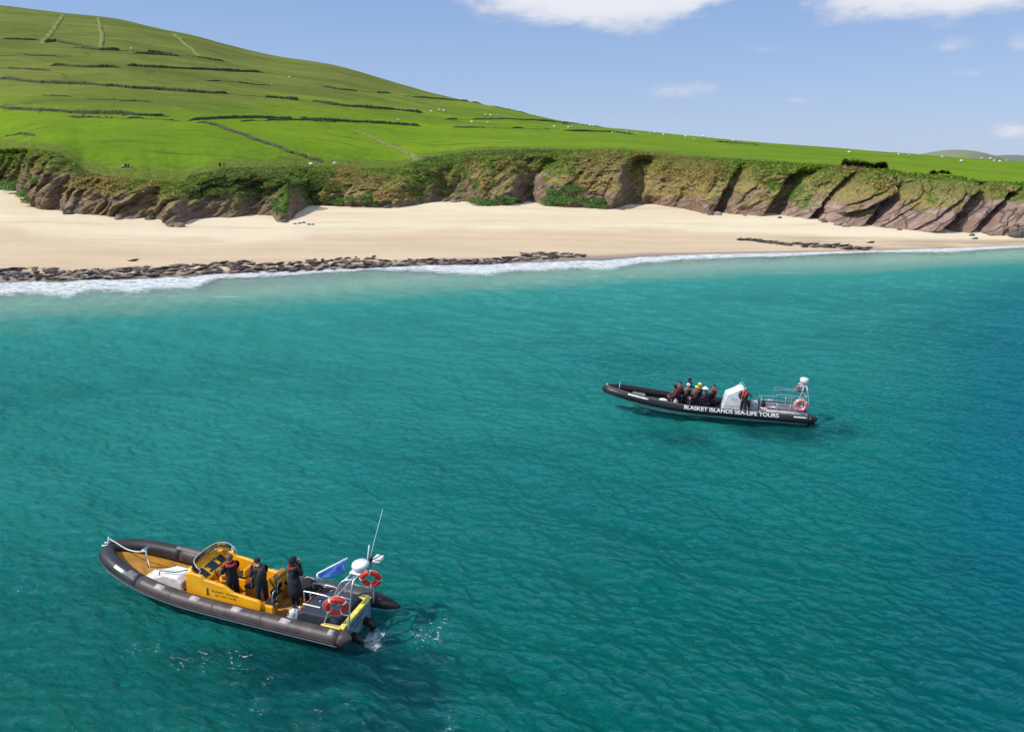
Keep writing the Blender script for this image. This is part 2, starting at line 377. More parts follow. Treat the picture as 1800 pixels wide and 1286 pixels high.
Zc2 = Zc+(fbm(Xc0/3, Yc/3, o=3, seed=61)-.5)*1.0*env
veg = (zf-R_rock)*2.2+(fbm(Xc0/5, Zc/2.5, o=4, seed=71)-.5)*2.2
dry_ = acurve([(0, .1), (110, .75), (180, .85), (330, .95), (350, .2), (560, .2), (600, .85), (700, .65), (760, .2), (830, .5), (900, .6), (960, .35), (1060, .85), (1200, .95), (1300, .7), (1400, .45), (1480, .85), (1600, .7), (1800, .6)])(A)[None, :]
def cliff_material():
    m = bpy.data.materials.new('cliff_rock_and_turf'); m.use_nodes = True; T = NT(m.node_tree); T.n.clear()
    p = T.pos(); v = T.attr('veg'); dr = T.attr('dry'); tt = T.attr('zf')
    nrm = T.node('ShaderNodeNewGeometry', out=1); nz = T.node('ShaderNodeSeparateXYZ', {0: nrm}, out=2)
    rot = T.node('ShaderNodeVectorRotate', {'Vector': p, 'Axis': (0, 1, 0), 'Angle': .62}, rotation_type='AXIS_ANGLE')
    strat = T.noise(T.vscale(rot, (.12, .1, 1.3)), 1, 6, .62); nb = T.noise(p, .35, 5, .6); nf = T.noise(p, 2.2, 6, .7)
    rock = T.mix(T.ss(strat, .35, .68), (.27, .165, .13), (.47, .34, .27))
    rock = T.mix(T.ss(nb, .5, .75), rock, (.16, .125, .11))
    rock = T.mix(T.m('MULTIPLY', T.ss(nf, .56, .75), .6), rock, (.42, .35, .30))
    ck = T.node('ShaderNodeTexVoronoi', {'Vector': T.node('ShaderNodeVectorMath', {0: T.vscale(rot, (.13, .13, .55)), 1: T.vscale(T.noise(p, .5, 3, out=1), (.35, .35, .35))}, operation='ADD'), 'Scale': 1.0}, feature='DISTANCE_TO_EDGE')
    crk = T.m('SUBTRACT', 1.0, T.ss(ck, .0, .05))
    rock = T.mix(T.m('MULTIPLY', crk, .6), rock, (.07, .05, .045))
    vx = T.attr('left')
    scree = T.ss(T.noise(T.vscale(rot, (.3, .2, .5)), 1, 6, .7), .60, .68)
    rock = T.mix(T.m('MULTIPLY', scree, .8), rock, (.52, .40, .32))
    rock = T.mix(T.m('MULTIPLY', vx, T.ss(nb, .25, .6)), rock, (.215, .155, .095))
    green = T.mix(T.ss(nf, .35, .65), (.12, .20, .02), (.045, .09, .016))
    straw = T.mix(T.ss(nf, .4, .62), (.42, .31, .115), (.17, .15, .045))
    vg = T.mix(T.ss(T.m('ADD', dr, T.m('MULTIPLY', T.m('SUBTRACT', T.noise(p, .22, 5, .65), .5), 2.4)), .35, .65), green, straw)
    vg = T.mix(T.m('MULTIPLY', T.ss(tt, .45, .85), .6), vg, T.mix(T.ss(nf, .35, .6), (.14, .20, .025), (.07, .105, .018)))
    fac = T.m('ADD', T.m('ADD', v, T.m('MULTIPLY', T.m('SUBTRACT', nz, .42), 1.9)), T.m('MULTIPLY', T.m('SUBTRACT', nf, .5), 1.4))
    c = T.mix(T.ss(fac, -.12, .2), rock, vg)
    edge = T.ss(T.m('ADD', tt, T.m('MULTIPLY', T.m('SUBTRACT', nf, .5), .5)), .80, .98)
    c = T.mix(edge, c, T.mix(T.ss(nb, .3, .7), (.115, .19, .012), (.075, .12, .012)))
    hgt = T.m('ADD', T.m('MULTIPLY', T.noise(p, .9, 8, .72), 1), T.m('SUBTRACT', T.m('MULTIPLY', strat, .9), T.m('MULTIPLY', crk, .5)))
    b = T.node('ShaderNodeBsdfPrincipled', {'Base Color': c, 'Roughness': .92, 'Specular IOR Level': .15, 'Normal': T.bump(hgt, .9, .9)})
    o = T.n.new('ShaderNodeOutputMaterial'); T.l.new(b, o.inputs[0]); return m
cliffm = cliff_material()
cliff = link('cliff', grid_mesh('cliff', np.stack([Xc2, Yc2, Zc2], -1), {'veg': veg, 'dry': dry_, 'zf': zf, 'left': np.clip(1-right*1.0, 0, 1)}, cliffm))
tag(cliff, kind='structure')

# ------------------------------------------------------------------ hillside
u = np.concatenate([np.linspace(0, .12, 60)[:-1]**1.0, np.linspace(.12, 1, 260), 1+np.linspace(.03, 1.2, 25)])[:, None]
Yh = Yt[None, :]+(Yr-Yt)[None, :]*u
uu = np.clip(u, 0, 1)
Yts = smooth1(smooth1(Yt, A, .07), A, .07); zrs = smooth1(zr, A, .02)
u2 = (Yh-Yts[None, :])/(Yr-Yts)[None, :]
def zbase(q): return zts[None, :]+(zrs-zts)[None, :]*np.where(q < 0, q*1.12, 1-(1-np.clip(q, 0, 1))**1.12)
Zh = zbase(u2)+(zt[None, :]-zbase(((Yt-Yts)/(Yr-Yts))[None, :]))*np.exp(-uu*16) - np.clip(u-1, 0, 2)*(12+.35*(zr[None, :]+20))
Zh = np.where(u > 1, np.maximum(Zh, -15), Zh)
Xh = A[None, :]*Yh
edge = np.clip(1-u*14, 0, 1)
Zh = Zh+np.clip(u*30, 0, 1)*((fbm(Xh/40, Yh/60, o=3, seed=81)-.5)*2.2*np.clip((1.05-u)*6, 0.15, 1) + (fbm(Xh/2.5, Yh/3.5, o=3, seed=83)-.5)*(.22+1.0*edge))
HI_Y, HI_Z = Yh, Zh
# faint lazy-bed terraces: their shading is painted as dark lines in the colour
def grass_material():
    m = bpy.data.materials.new('hillside_grass'); m.use_nodes = True; T = NT(m.node_tree); T.n.clear()
    p = T.pos(); tt = T.attr('u'); sk = T.attr('skirt')
    n1 = T.noise(T.vscale(p, (.012, .03, .03)), 1, 5, .6); n2 = T.noise(T.vscale(p, (.10, .30, .3)), 1, 6, .68); n3 = T.noise(p, 1.1, 5, .7)
    low = T.mix(T.ss(n1, .3, .7), (.165, .26, .008), (.115, .20, .008))
    high = T.mix(T.ss(n1, .35, .65), (.165, .185, .035), (.105, .130, .022))
    c = T.mix(T.ss(T.m('ADD', tt, T.m('MULTIPLY', T.m('SUBTRACT', n1, .5), .35)), .32, .62), low, high)
    c = T.mix(T.m('MULTIPLY', T.ss(n2, .48, .72), .5), c, (.05, .10, .008))
    n4 = T.noise(T.vscale(p, (.035, .10, .5)), 1, 6, .7)
    c = T.mix(T.m('MULTIPLY', T.ss(n4, .52, .7), .45), c, (.19, .27, .02))
    c = T.mix(T.m('MULTIPLY', T.ss(n3, .55, .8), .25), c, (.20, .24, .03))
    ln = T.m('FRACT', T.m('ADD', T.m('MULTIPLY', T.node('ShaderNodeSeparateXYZ', {0: p}, out=1), .085), T.m('MULTIPLY', T.noise(T.vscale(p, (.008, .008, .008)), 1, 4, .55), 9)))
    lm = T.m('MULTIPLY', T.ss(T.m('ABSOLUTE', T.m('SUBTRACT', ln, .5)), .10, .02), T.ss(T.noise(T.vscale(p, (.02, .05, .05)), 1, 4, .6), .46, .60))
    c = T.mix(T.m('MULTIPLY', lm, .55), c, (.045, .085, .012))  # terrace shading put into the grass colour
    br = T.m('MULTIPLY', T.ss(T.noise(T.vscale(p, (.03, .045, .05)), 1, 5, .65), .54, .70), T.ss(tt, .15, .55))
    c = T.mix(T.m('MULTIPLY', br, .55), c, (.19, .165, .045))
    e = T.ss(T.m('ADD', T.m('MULTIPLY', sk, 1), T.m('MULTIPLY', T.m('SUBTRACT', n2, .5), 1.1)), .38, .75)
    c = T.mix(T.m('MULTIPLY', e, .8), c, T.mix(T.ss(n3, .4, .6), (.155, .17, .035), (.06, .09, .015)))
    b = T.node('ShaderNodeBsdfPrincipled', {'Base Color': c, 'Roughness': .95, 'Specular IOR Level': .08,
               'Normal': T.bump(T.m('ADD', n3, n2), .5, .5)})
    o = T.n.new('ShaderNodeOutputMaterial'); T.l.new(b, o.inputs[0]); return m
elv = (Zh-CAMZ)/Yh; urel = np.clip((elv+.02)/.20, 0, 1)
skirt = np.clip(1-(Yh-Yt[None, :])/22, 0, 1)
hill = link('hillside', grid_mesh('hillside', np.stack([Xh, Yh, Zh], -1), {'u': urel+0*u, 'skirt': skirt}, grass_material()))
tag(hill, kind='structure')

def on_hill(px, py):
    a, e = ae(px, py); i = int(np.argmin(np.abs(A-a))); r = np.argmax(u[:, 0] >= 1)
    el_ = (HI_Z[:r, i]-CAMZ)/HI_Y[:r, i]; el_ = np.maximum.accumulate(el_); Y = float(np.interp(e, el_, HI_Y[:r, i]))
    return Vector((a*Y, Y, float(np.interp(Y, HI_Y[:r, i], HI_Z[:r, i]))))
def hill_z(x, y):
    i = int(np.argmin(np.abs(A-x/y))); return float(np.interp(y, HI_Y[:, i], HI_Z[:, i]))
def on_beach(px, py):
    a, e = ae(px, py); i = int(np.argmin(np.abs(A-a))); r0 = 60
    el_ = np.maximum.accumulate((BE_Z[r0:, i]-CAMZ)/BE_Y[r0:, i]); Y = float(np.interp(e, el_, BE_Y[r0:, i]))
    return Vector((a*Y, Y, float(np.interp(Y, BE_Y[:, i], BE_Z[:, i]))))
def beach_z(x, y):
    i = int(np.argmin(np.abs(A-x/y))); return float(np.interp(y, BE_Y[:, i], BE_Z[:, i]))

# distant islands beyond the slope
def far_hill(name, px0, px1, pyt, Y, label_col, mt):
    a0, a1 = ae(px0, 285)[0], ae(px1, 285)[0]; n = 60; k = 16
    s = np.linspace(0, 1, n)[None, :]; d = np.linspace(-1, 1, k)[:, None]
    hgt = (CAMZ+ae(900, pyt)[1]*Y)
    prof = np.sin(math.pi*s)**1.1*(1+.12*(fbm(s*6, 0*s, o=3, seed=int(Y))-.5))
    Z = hgt*prof*np.sqrt(np.clip(1-d*d, 0, 1))+0*d; Z = Z+(fbm(s*40, d*4, o=3, seed=4)-.5)*hgt*.08
    Yy = Y+d*Y*.1; X = (a0+(a1-a0)*s)*Y+0*d
    o = link(name, grid_mesh(name, np.stack([X, Yy+0*s, np.where(np.abs(d) > .99, -5, Z)], -1), None, mt)); tag(o, kind='structure')
fm = mat('far_island_hazy_grass', (.17, .19, .10), .95, scale=.002, bscale=.01, var=.15)  # grass with the pale haze of distance put into its colour
far_hill('distant_hill', 1610, 1725, 263, 2600, None, fm)
far_hill('distant_headland', 1690, 1850, 273, 3600, None, mat('far_headland', (.12, .15, .11), .95, scale=.002, bscale=.01))

# ------------------------------------------------------------------ boats' placement (needed by the sea for wash)
def boat_matrix(x, y, z, head, pitch=0, roll=0):
    return Matrix.Translation((x, y, z)) @ Matrix.Rotation(head, 4, 'Z') @ Matrix.Rotation(-pitch, 4, 'Y') @ Matrix.Rotation(roll, 4, 'X')
M1 = boat_matrix(-5.58, 21.75, 0, math.radians(162), math.radians(1.0))
M2 = boat_matrix(18.8, 42.9, 0.02, math.radians(170.5), math.radians(1.9))

# ------------------------------------------------------------------ sea surface
As = np.concatenate([np.linspace(-6, -1.0, 30)[:-1], np.linspace(-1.0, -.82, 20)[:-1], np.linspace(-.82, .82, 1050), np.linspace(.82, 1.0, 20)[1:], np.linspace(1.0, 6, 30)[1:]])
Ywi = np.interp(As, A, Yw)
NRS = 640
es = np.linspace(0, 1, NRS)[:, None]
ef, en = 16/(Ywi+9)[None, :], 16/15.0
inv = ef+(en-ef)*es
Ys = 16/inv
pre = np.linspace(1, 14.5, 12)[:, None]+0*As[None, :]
Ys = np.concatenate([pre, Ys[::-1]], 0)
Xs = As[None, :]*Ys
d_off = Ywi[None, :]-Ys
rowsp = np.abs(np.gradient(Ys, axis=0)); colsp = np.abs(As[1:].mean()*0+.0016)*Ys
Zs = np.zeros_like(Ys)
shore_att = np.clip((d_off+1)/22, .10, 1)
wr = random.Random(5)
for i in range(64):
    lam = math.exp(wr.uniform(math.log(.42), math.log(6.5)))
    th = math.radians(62+wr.gauss(0, 30))        # crests run from upper left to lower right
    k = 2*math.pi/lam; kxx, kyy = k*math.cos(th), k*math.sin(th)
    amp = .0115*lam**.6*wr.uniform(.6, 1.3)
    damp = np.clip((lam-1.7*rowsp)/(1.4*rowsp), 0, 1)
    ph = kxx*Xs+kyy*Ys+wr.uniform(0, 6.28)
    wv = np.sin(ph); wv = wv*.75+.25*np.sin(2*ph+1.6)
    Zs += amp*damp*wv
gust = .55+.9*fbm(Xs/11, Ys/16, o=3, seed=91)
Zs *= gust*shore_att
def local(M, X, Y):
    Mi = M.inverted(); return Mi[0][0]*X+Mi[0][1]*Y+Mi[0][3], Mi[1][0]*X+Mi[1][1]*Y+Mi[1][3]
lx, ly = local(M1, Xs, Ys)
wash = np.exp(-((lx+.75)/.75)**2-((ly-.1)/1.0)**2)
Zs += wash*(fbm(Xs/.35, Ys/.35, o=3, seed=93)-.45)*.35
foamw = acurve([(-300, 8), (0, 12.5), (250, 12), (340, 10), (380, 4.5), (480, 3.5), (600, 3), (650, 2.5), (700, 6), (800, 11), (900, 13.5), (1040, 13), (1130, 11), (1200, 7.5), (1300, 4.5), (1400, 5), (1560, 4), (1640, 6), (1680, 9), (1800, 4)], 460)(As)
foamw = foamw[None, :]*(.8+.5*vn(As*22, 0*As, 0, 5))[None, :]
fo = (d_off+6)/(foamw+6)          # 0 up the beach, 1 at the seaward edge of the foam
swash = (fbm(Xs/7, 0*Xs, o=3, seed=99)-.5)*3
Zs += np.where(d_off < 30, np.exp(-((fo-.75)/.22)**2)*.12*np.clip(foamw/8, 0, 1), 0)
# near the waterline let the sheet ride up as a thin film
Zs += np.clip(-(d_off-3+swash)/9, 0, 1)*.12 * (d_off > -8)
def sea_material():
    m = bpy.data.materials.new('sea_water'); m.use_nodes = True; T = NT(m.node_tree); T.n.clear()
    p = T.pos(); d = T.attr('off'); fo = T.attr('fo'); ws = T.attr('wash')
    big = T.noise(T.vscale(p, (.03, .05, 0)), 1, 4, .55); mid = T.noise(T.vscale(p, (.25, .5, 0)), 1, 4, .6)
    xs = T.node('ShaderNodeSeparateXYZ', {0: p}, out=None)
    dn = T.m('ADD', d, T.m('MULTIPLY', T.m('SUBTRACT', T.noise(T.vscale(p, (.05, .12, 0)), 1, 5, .6), .5), 16))
    c0, c1, c2, c3 = (.50, .47, .39), (.34, .56, .46), (.06, .46, .41), (.0, .26, .235)
    c = T.mix(T.ss(dn, 4, 16), c0, c1); c = T.mix(T.ss(dn, 16, 30), c, c2); c = T.mix(T.ss(dn, 26, 122), c, c3)
    c = T.mix(T.m('MULTIPLY', T.ss(big, .42, .68), T.m('MULTIPLY', T.ss(dn, 25, 60), .55)), c, (.0, .175, .185))
    blue = T.ss(T.m('DIVIDE', xs.outputs[0], xs.outputs[1]), .52, .85)
    c = T.mix(T.m('MULTIPLY', blue, T.m('MULTIPLY', T.ss(dn, 20, 60), .6)), c, (.0, .20, .37))
    green = T.ss(xs.outputs[1], 34, 16)
    c = T.mix(T.m('MULTIPLY', green, .6), c, (.0, .155, .130))
    c = T.mix(T.m('MULTIPLY', T.attr('boat_shade'), .72), c, (.0, .040, .062))  # boats' dark shade painted into the water colour
    b1 = T.noise(T.vscale(p, (1.0, 1.9, 1)), 1.6, 6, .68, .4)
    rotp = T.node('ShaderNodeVectorRotate', {'Vector': p, 'Axis': (0, 0, 1), 'Angle': .45}, rotation_type='AXIS_ANGLE')
    b2 = T.noise(T.vscale(rotp, (.55, 1.7, 1)), 2.6, 5, .65, .3); b3 = T.noise(T.vscale(rotp, (.22, .75, 1)), 1.0, 5, .6)
    hh = T.m('ADD', T.m('ADD', T.m('MULTIPLY', b1, .45), T.m('MULTIPLY', b2, .5)), T.m('MULTIPLY', b3, .55))
    nr = T.bump(hh, T.m('ADD', T.m('MULTIPLY', T.ss(d, 0, 25), .95), .1), .64)
    # foam: torn lace along the shore, churned patch at the propellers, sparse flecks with painted sun glints
    fn = T.noise(T.vscale(p, (.5, 1.1, 1)), 1.3, 7, .72, .9); fn2 = T.noise(p, 3.0, 5, .7, .6)
    band = T.m('MULTIPLY', T.ss(T.m('ADD', fo, T.m('MULTIPLY', T.m('SUBTRACT', fn, .5), .12)), .26, .34), T.m('SUBTRACT', 1.0, T.ss(T.m('ADD', fo, T.m('MULTIPLY', T.m('SUBTRACT', fn, .5), 1.4)), .74, 1.04)))
    foam = T.ss(T.m('ADD', T.m('MULTIPLY', band, .62), T.m('MULTIPLY', T.m('SUBTRACT', T.m('ADD', T.m('MULTIPLY', fn, .6), T.m('MULTIPLY', fn2, .4)), .5), 2.5)), .34, .72)
    streak = T.m('MULTIPLY', T.ss(T.noise(T.vscale(p, (.06, .9, 0)), 1, 5, .7, 1.5), .64, .72), T.m('MULTIPLY', T.ss(d, 4, 8), T.m('SUBTRACT', 1.0, T.ss(d, 16, 26))))
    foam = T.m('MAXIMUM', foam, T.m('MULTIPLY', streak, .4))
    wfo = T.m('MULTIPLY', T.ss(T.m('ADD', ws, T.m('MULTIPLY', T.m('SUBTRACT', T.noise(p, 4.0, 6, .75, 1.0), .5), 1.6)), .72, 1.05), .7)
    c = T.mix(T.m('MULTIPLY', ws, .75), c, (.03, .075, .15))
    vor = T.node('ShaderNodeTexVoronoi', {'Vector': T.vscale(rotp, (1, 2.6, 1)), 'Scale': 1.5, 'Randomness': 1}, out=0)
    fl = T.m('MULTIPLY', T.m('SUBTRACT', 1.0, T.ss(vor, .03, .09)), T.ss(T.noise(T.vscale(p, (.22, .35, 0)), 1, 4, .7), .60, .72))
    fl = T.m('MULTIPLY', fl, T.ss(T.noise(p, 9, 3), .42, .56))
    rn = T.noise(T.vscale(rotp, (1.1, 3.4, 1)), 1.1, 4, .6, .8)
    rid = T.ss(T.m('ABSOLUTE', T.m('SUBTRACT', rn, .5)), .012, .003)
    lace = T.m('MULTIPLY', T.m('MULTIPLY', rid, T.ss(T.noise(p, 6, 3, .7), .50, .60)), T.ss(T.m('ADD', T.attr('glint_fleck'), T.m('MULTIPLY', T.m('SUBTRACT', T.noise(p, .7, 3), .5), 1.5)), .55, .8))  # white lines by the near boat: foam flecks and painted-in sun glints
    foam = T.m('MAXIMUM', T.m('MAXIMUM', foam, wfo), T.m('MAXIMUM', lace, T.m('MULTIPLY', fl, .8)))  # besides real foam, the mask carries the sun glints painted in by lace
    film = T.ss(fo, .30, .16)
    clear = T.m('ADD', .42, T.m('MULTIPLY', T.m('SUBTRACT', 1.0, T.ss(d, 0, 14)), .45))
    sub = T.node('ShaderNodeMixShader', {0: clear, 1: T.node('ShaderNodeBsdfDiffuse', {'Color': c, 'Normal': nr}), 2: T.node('ShaderNodeBsdfTransparent', {'Color': (.80, .97, .95)})})
    fr = T.node('ShaderNodeFresnel', {'IOR': 1.33, 'Normal': nr})
    gl = T.node('ShaderNodeBsdfGlossy', {'Color': (.32, .78, .76), 'Roughness': .07, 'Normal': nr})
    wat = T.node('ShaderNodeMixShader', {0: fr, 1: sub, 2: gl})
    fs = T.node('ShaderNodeBsdfDiffuse', {'Color': T.mix(T.ss(fn2, .3, .7), (.80, .80, .80), (.62, .63, .64)), 'Normal': T.bump(fn2, .6, .15)})
    res = T.node('ShaderNodeMixShader', {0: foam, 1: wat, 2: fs})
    res = T.node('ShaderNodeMixShader', {0: film, 1: res, 2: T.node('ShaderNodeBsdfTransparent')})
    o = T.n.new('ShaderNodeOutputMaterial'); T.l.new(res, o.inputs[0]); return m
lx, ly = local(M1, Xs, Ys)
seam = sea_material()
sea = link('sea', grid_mesh('sea', np.stack([Xs, Ys, Zs], -1), {'off': d_off, 'fo': fo+swash*.02, 'wash': wash, 'boat_shade': boat_shade(Xs, Ys), 'glint_fleck': np.maximum(np.maximum(.68*np.exp(-((lx-4)/6)**2-((ly-3.1)/1.3)**2), .8*np.exp(-((lx+2.8)/1.6)**2-((ly+.5)/2.2)**2)), .55*np.exp(-((Xs+5)/7)**2-((Ys-17.5)/2)**2))}, seam)); tag(sea, kind='structure')
dm = mat('open_sea', (.004, .11, .13), .15, scale=.05, bscale=.8, bump=.15)
def flat(name, q, z, m):
    me = bpy.data.meshes.new(name); me.from_pydata([(x, y, z) for x, y in q], [], [tuple(range(len(q)))]); me.materials.append(m); o = link(name, me); tag(o, kind='structure')
flat('open_sea', [(-30000, 1500), (30000, 1500), (30000, 30000), (-30000, 30000)], -.3, dm)
flat('open_sea', [(-30000, -30000), (30000, -30000), (30000, 1.0), (-30000, 1.0)], -.05, dm)
flat('sea_floor', [(-400, -200), (400, -200), (400, 3.2), (-400, 3.2)], -3.4, mat('deep_sand', (.0, .18, .155), .9))

# ------------------------------------------------------------------ shared paints
rubber = mat('dark_rubber', (.030, .028, .032), .45, scale=1.2, var=.2, bscale=12, bump=.004)
rubber_brown = mat('sun_faded_brown_rubber', (.062, .043, .040), .5, scale=2.4, dirt=(.038, .029, .029), var=.35, bscale=10, bump=.004)
rubber_black = mat('black_rubber', (.012, .012, .014), .42, scale=1.2, bscale=12, bump=.003)
strake_grey = mat('grey_rubbing_strip', (.17, .16, .165), .6, scale=2)
patch_pale = mat('pale_worn_patch', (.46, .40, .39), .6, scale=8, dirt=(.30, .25, .24))
patch_white = mat('white_patch', (.80, .78, .76), .5, scale=8)
yellow = mat('yellow_gelcoat', (.93, .44, .008), .3, scale=2, var=.03, dirt=(.80, .34, .012))
amber = mat('amber_deck', (.48, .22, .02), .6, scale=3, var=.15, dirt=(.27, .13, .03), bump=.004)
lemon = mat('lemon_paint', (.86, .74, .12), .45, scale=5, dirt=(.62, .52, .10))
white = mat('white_gelcoat', (.80, .80, .79), .3, scale=3, var=.03, dirt=(.62, .61, .59))
steel = mat('steel_tube', (.62, .63, .65), .3, metal=.7, scale=9, var=.08)
navy = mat('navy_deck_pad', (.028, .036, .055), .7, scale=6, bump=.006)
red = mat('red_foam_ring', (.72, .035, .02), .45, scale=5, var=.1)
pinkred = mat('faded_red_ring', (.66, .14, .13), .5, scale=6, dirt=(.75, .42, .38))
retro = mat('white_reflective_band', (.82, .82, .80), .35, scale=10, var=.02)
black = mat('black_plastic', (.012, .012, .013), .35, scale=6)
blackcloth = mat('black_cloth', (.014, .014, .017), .85, scale=14, var=.25, bscale=40, bump=.01)
orange = mat('orange_strap', (.70, .20, .05), .6)
paleblue = mat('pale_blue_grey_transom', (.22, .30, .36), .45, scale=3, dirt=(.13, .18, .23))
blueflag = mat('blue_flag_cloth', (.11, .26, .80), .8, var=.15)
hullw = mat('off_white_hull', (.52, .58, .52), .35, scale=1.5, dirt=(.34, .42, .36))
screen = mat('dark_screen', (.015, .03, .035), .12)
lettering = mat('dark_lettering', (.05, .035, .01), .5); letterw = mat('white_lettering', (.66, .66, .66), .5, var=.02)
winglass = glass('windscreen_glass', (.93, .96, .96), .0)

# ------------------------------------------------------------------ inflatable tube geometry
def catmull(P, n):
    P = [Vector(p) for p in P]; P = [2*P[0]-P[1]]+P+[2*P[-1]-P[-2]]; out = []
    for i in range(1, len(P)-2):
        for k in range(n):
            t = k/n; a, b, c, d = P[i-1:i+3]
            out.append(.5*((2*b)+(c-a)*t+(2*a-5*b+4*c-d)*t*t+(3*b-a-3*c+d)*t**3))
    out.append(P[-2]); return out
class Tube:
    """U-shaped sponson: port stern -> bow -> starboard stern"""
    def __init__(s, L, half, r, z0, zbow, taper0, xs0=-.45):
        pts = []
        xs = [xs0, xs0+.35, 1.5, 3, taper0*.72, taper0, taper0+(L-taper0)*.35, taper0+(L-taper0)*.65, taper0+(L-taper0)*.88, L-.12*0]
        ys = [half, half, half, half, half, half*.99, half*.93, half*.75, half*.45, 0]
        zs = [z0, z0, z0, z0, z0+.01, z0+.05, z0+(zbow-z0)*.35, z0+(zbow-z0)*.68, z0+(zbow-z0)*.93, zbow]
        port = list(zip(xs, ys, zs)); star = [(x, -y, z) for x, y, z in port[:-1]][::-1]
        s.P = catmull(port+star, 10); s.r = r
        s.S = [0]
        for a, b in zip(s.P, s.P[1:]): s.S.append(s.S[-1]+(b-a).length)
        s.len = s.S[-1]
    def frame(s, q):
        q = min(max(q, 0), s.len); i = 0
        lo, hi = 0, len(s.S)-2
        while lo < hi:
            mid = (lo+hi+1)//2
            if s.S[mid] <= q: lo = mid
            else: hi = mid-1
        i = lo; t = (q-s.S[i])/max(1e-9, s.S[i+1]-s.S[i]); p = s.P[i].lerp(s.P[i+1], t)
        def tan(j): return (s.P[min(j+1, len(s.P)-1)]-s.P[max(j-1, 0)]).normalized()
        T = tan(i).lerp(tan(i+1), t).normalized(); out = T.cross(Vector((0, 0, 1))); out = -out.normalized(); up = out.cross(T)
        if up.z < 0: up = -up
        return p, T, out, up
    def rad(s, q):
        d = min(q, s.len-q); return s.r*(1-.0*d) if d > .3 else s.r
    def at(s, q, deg, k=1.0):
        p, T, o, u_ = s.frame(q); a = math.radians(deg); return p+(o*math.cos(a)+u_*math.sin(a))*s.r*k
    def s_of_x(s, x):
        if x <= s.P[0].x: return 0.0
        for i in range(len(s.P)):
            if s.P[i].x >= x: 
                t = (x-s.P[i-1].x)/(s.P[i].x-s.P[i-1].x); return s.S[i-1]+t*(s.S[i]-s.S[i-1])
    def section(s, q0, q1, name, m, parent, n=22, step=.22, k=1.0, cone=None):
        b = MB(); b.cs = True; K = max(2, int((q1-q0)/step)); rings = []
        for i in range(K+1):
            q = q0+(q1-q0)*i/K; rings.append([s.at(q, 360*j/n, k) for j in range(n)])
        b.loft(rings, cap=True); return b.build(name, m, parent)
    def cone(s, q, length, m, parent, tilt=0.10):
        p, T, o, u_ = s.frame(q); d = -T if q < s.len/2 else T
        b = MB(); b.cs = True; rings = []
        for k, (f, rr) in enumerate([(0, 1.0), (.25, .93), (.5, .78), (.75, .56), (.93, .32), (1, .18)]):
            c = p+d*length*f+Vector((0, 0, tilt*f)); rings.append([c+(o*math.cos(a)+u_*math.sin(a))*s.r*rr for a in [2*math.pi*j/22 for j in range(22)]])
        b.loft(rings); return b.build('tube_cone', m, parent)
    def strip(s, q0, q1, d0, d1, k, name, m, parent, step=.15, kk=6, th=.02):
        """a band lying on the tube between two angles, with real thickness"""
        b = MB(); b.cs = True; K = max(1, int((q1-q0)/step)); rings = []
        for i in range(K+1):
            q = q0+(q1-q0)*i/K
            outr = [s.at(q, d0+(d1-d0)*j/kk, k+th) for j in range(kk+1)]; inn = [s.at(q, d1+(d0-d1)*j/kk, k-.01) for j in range(kk+1)]
            rings.append(outr+inn)
        b.loft(rings); return b.build(name, m, parent)
    def text(s, txt, q_start, q_end, deg, height, m, parent, name='lettering', bold=.02, k=1.03):
        cu = bpy.data.curves.new('t', 'FONT'); cu.body = txt; cu.size = 1; cu.extrude = 0; cu.offset = bold
        o = bpy.data.objects.new('t', cu); COL.objects.link(o); dg = bpy.context.evaluated_depsgraph_get(); dg.update()
        me = bpy.data.meshes.new_from_object(o.evaluated_get(dg)); bpy.data.objects.remove(o)
        import bmesh
        bm = bmesh.new(); bm.from_mesh(me); bmesh.ops.triangulate(bm, faces=bm.faces)
        for _ in range(3):
            bmesh.ops.subdivide_edges(bm, edges=[e for e in bm.edges if e.calc_length() > .12], cuts=1); bmesh.ops.triangulate(bm, faces=bm.faces)
        bm.to_mesh(me); bm.free()
        xs = [v.co.x for v in me.vertices]; x0, x1 = min(xs), max(xs)
        for v in me.vertices:
            f = (v.co.x-x0)/(x1-x0); h = v.co.y/.7*height
            v.co = s.at(q_start+(q_end-q_start)*f, deg+math.degrees(h/s.r), k)
        me.materials.clear(); me.materials.append(m); return link(name, me, parent)
def flat_text(txt, origin, xdir, ydir, width, height, m, parent, name='lettering', bold=.01, depth=.0):
    cu = bpy.data.curves.new('t', 'FONT'); cu.body = txt; cu.size = 1; cu.offset = bold
    o = bpy.data.objects.new('t', cu); COL.objects.link(o); dg = bpy.context.evaluated_depsgraph_get(); dg.update()
    me = bpy.data.meshes.new_from_object(o.evaluated_get(dg)); bpy.data.objects.remove(o)
    xs = [v.co.x for v in me.vertices]; x0, x1 = min(xs), max(xs); X, Yd = Vector(xdir).normalized(), Vector(ydir).normalized(); O = Vector(origin)
    for v in me.vertices: v.co = O+X*((v.co.x-x0)/(x1-x0)*width)+Yd*(v.co.y/.7*height)
    me.materials.clear(); me.materials.append(m); return link(name, me, parent)
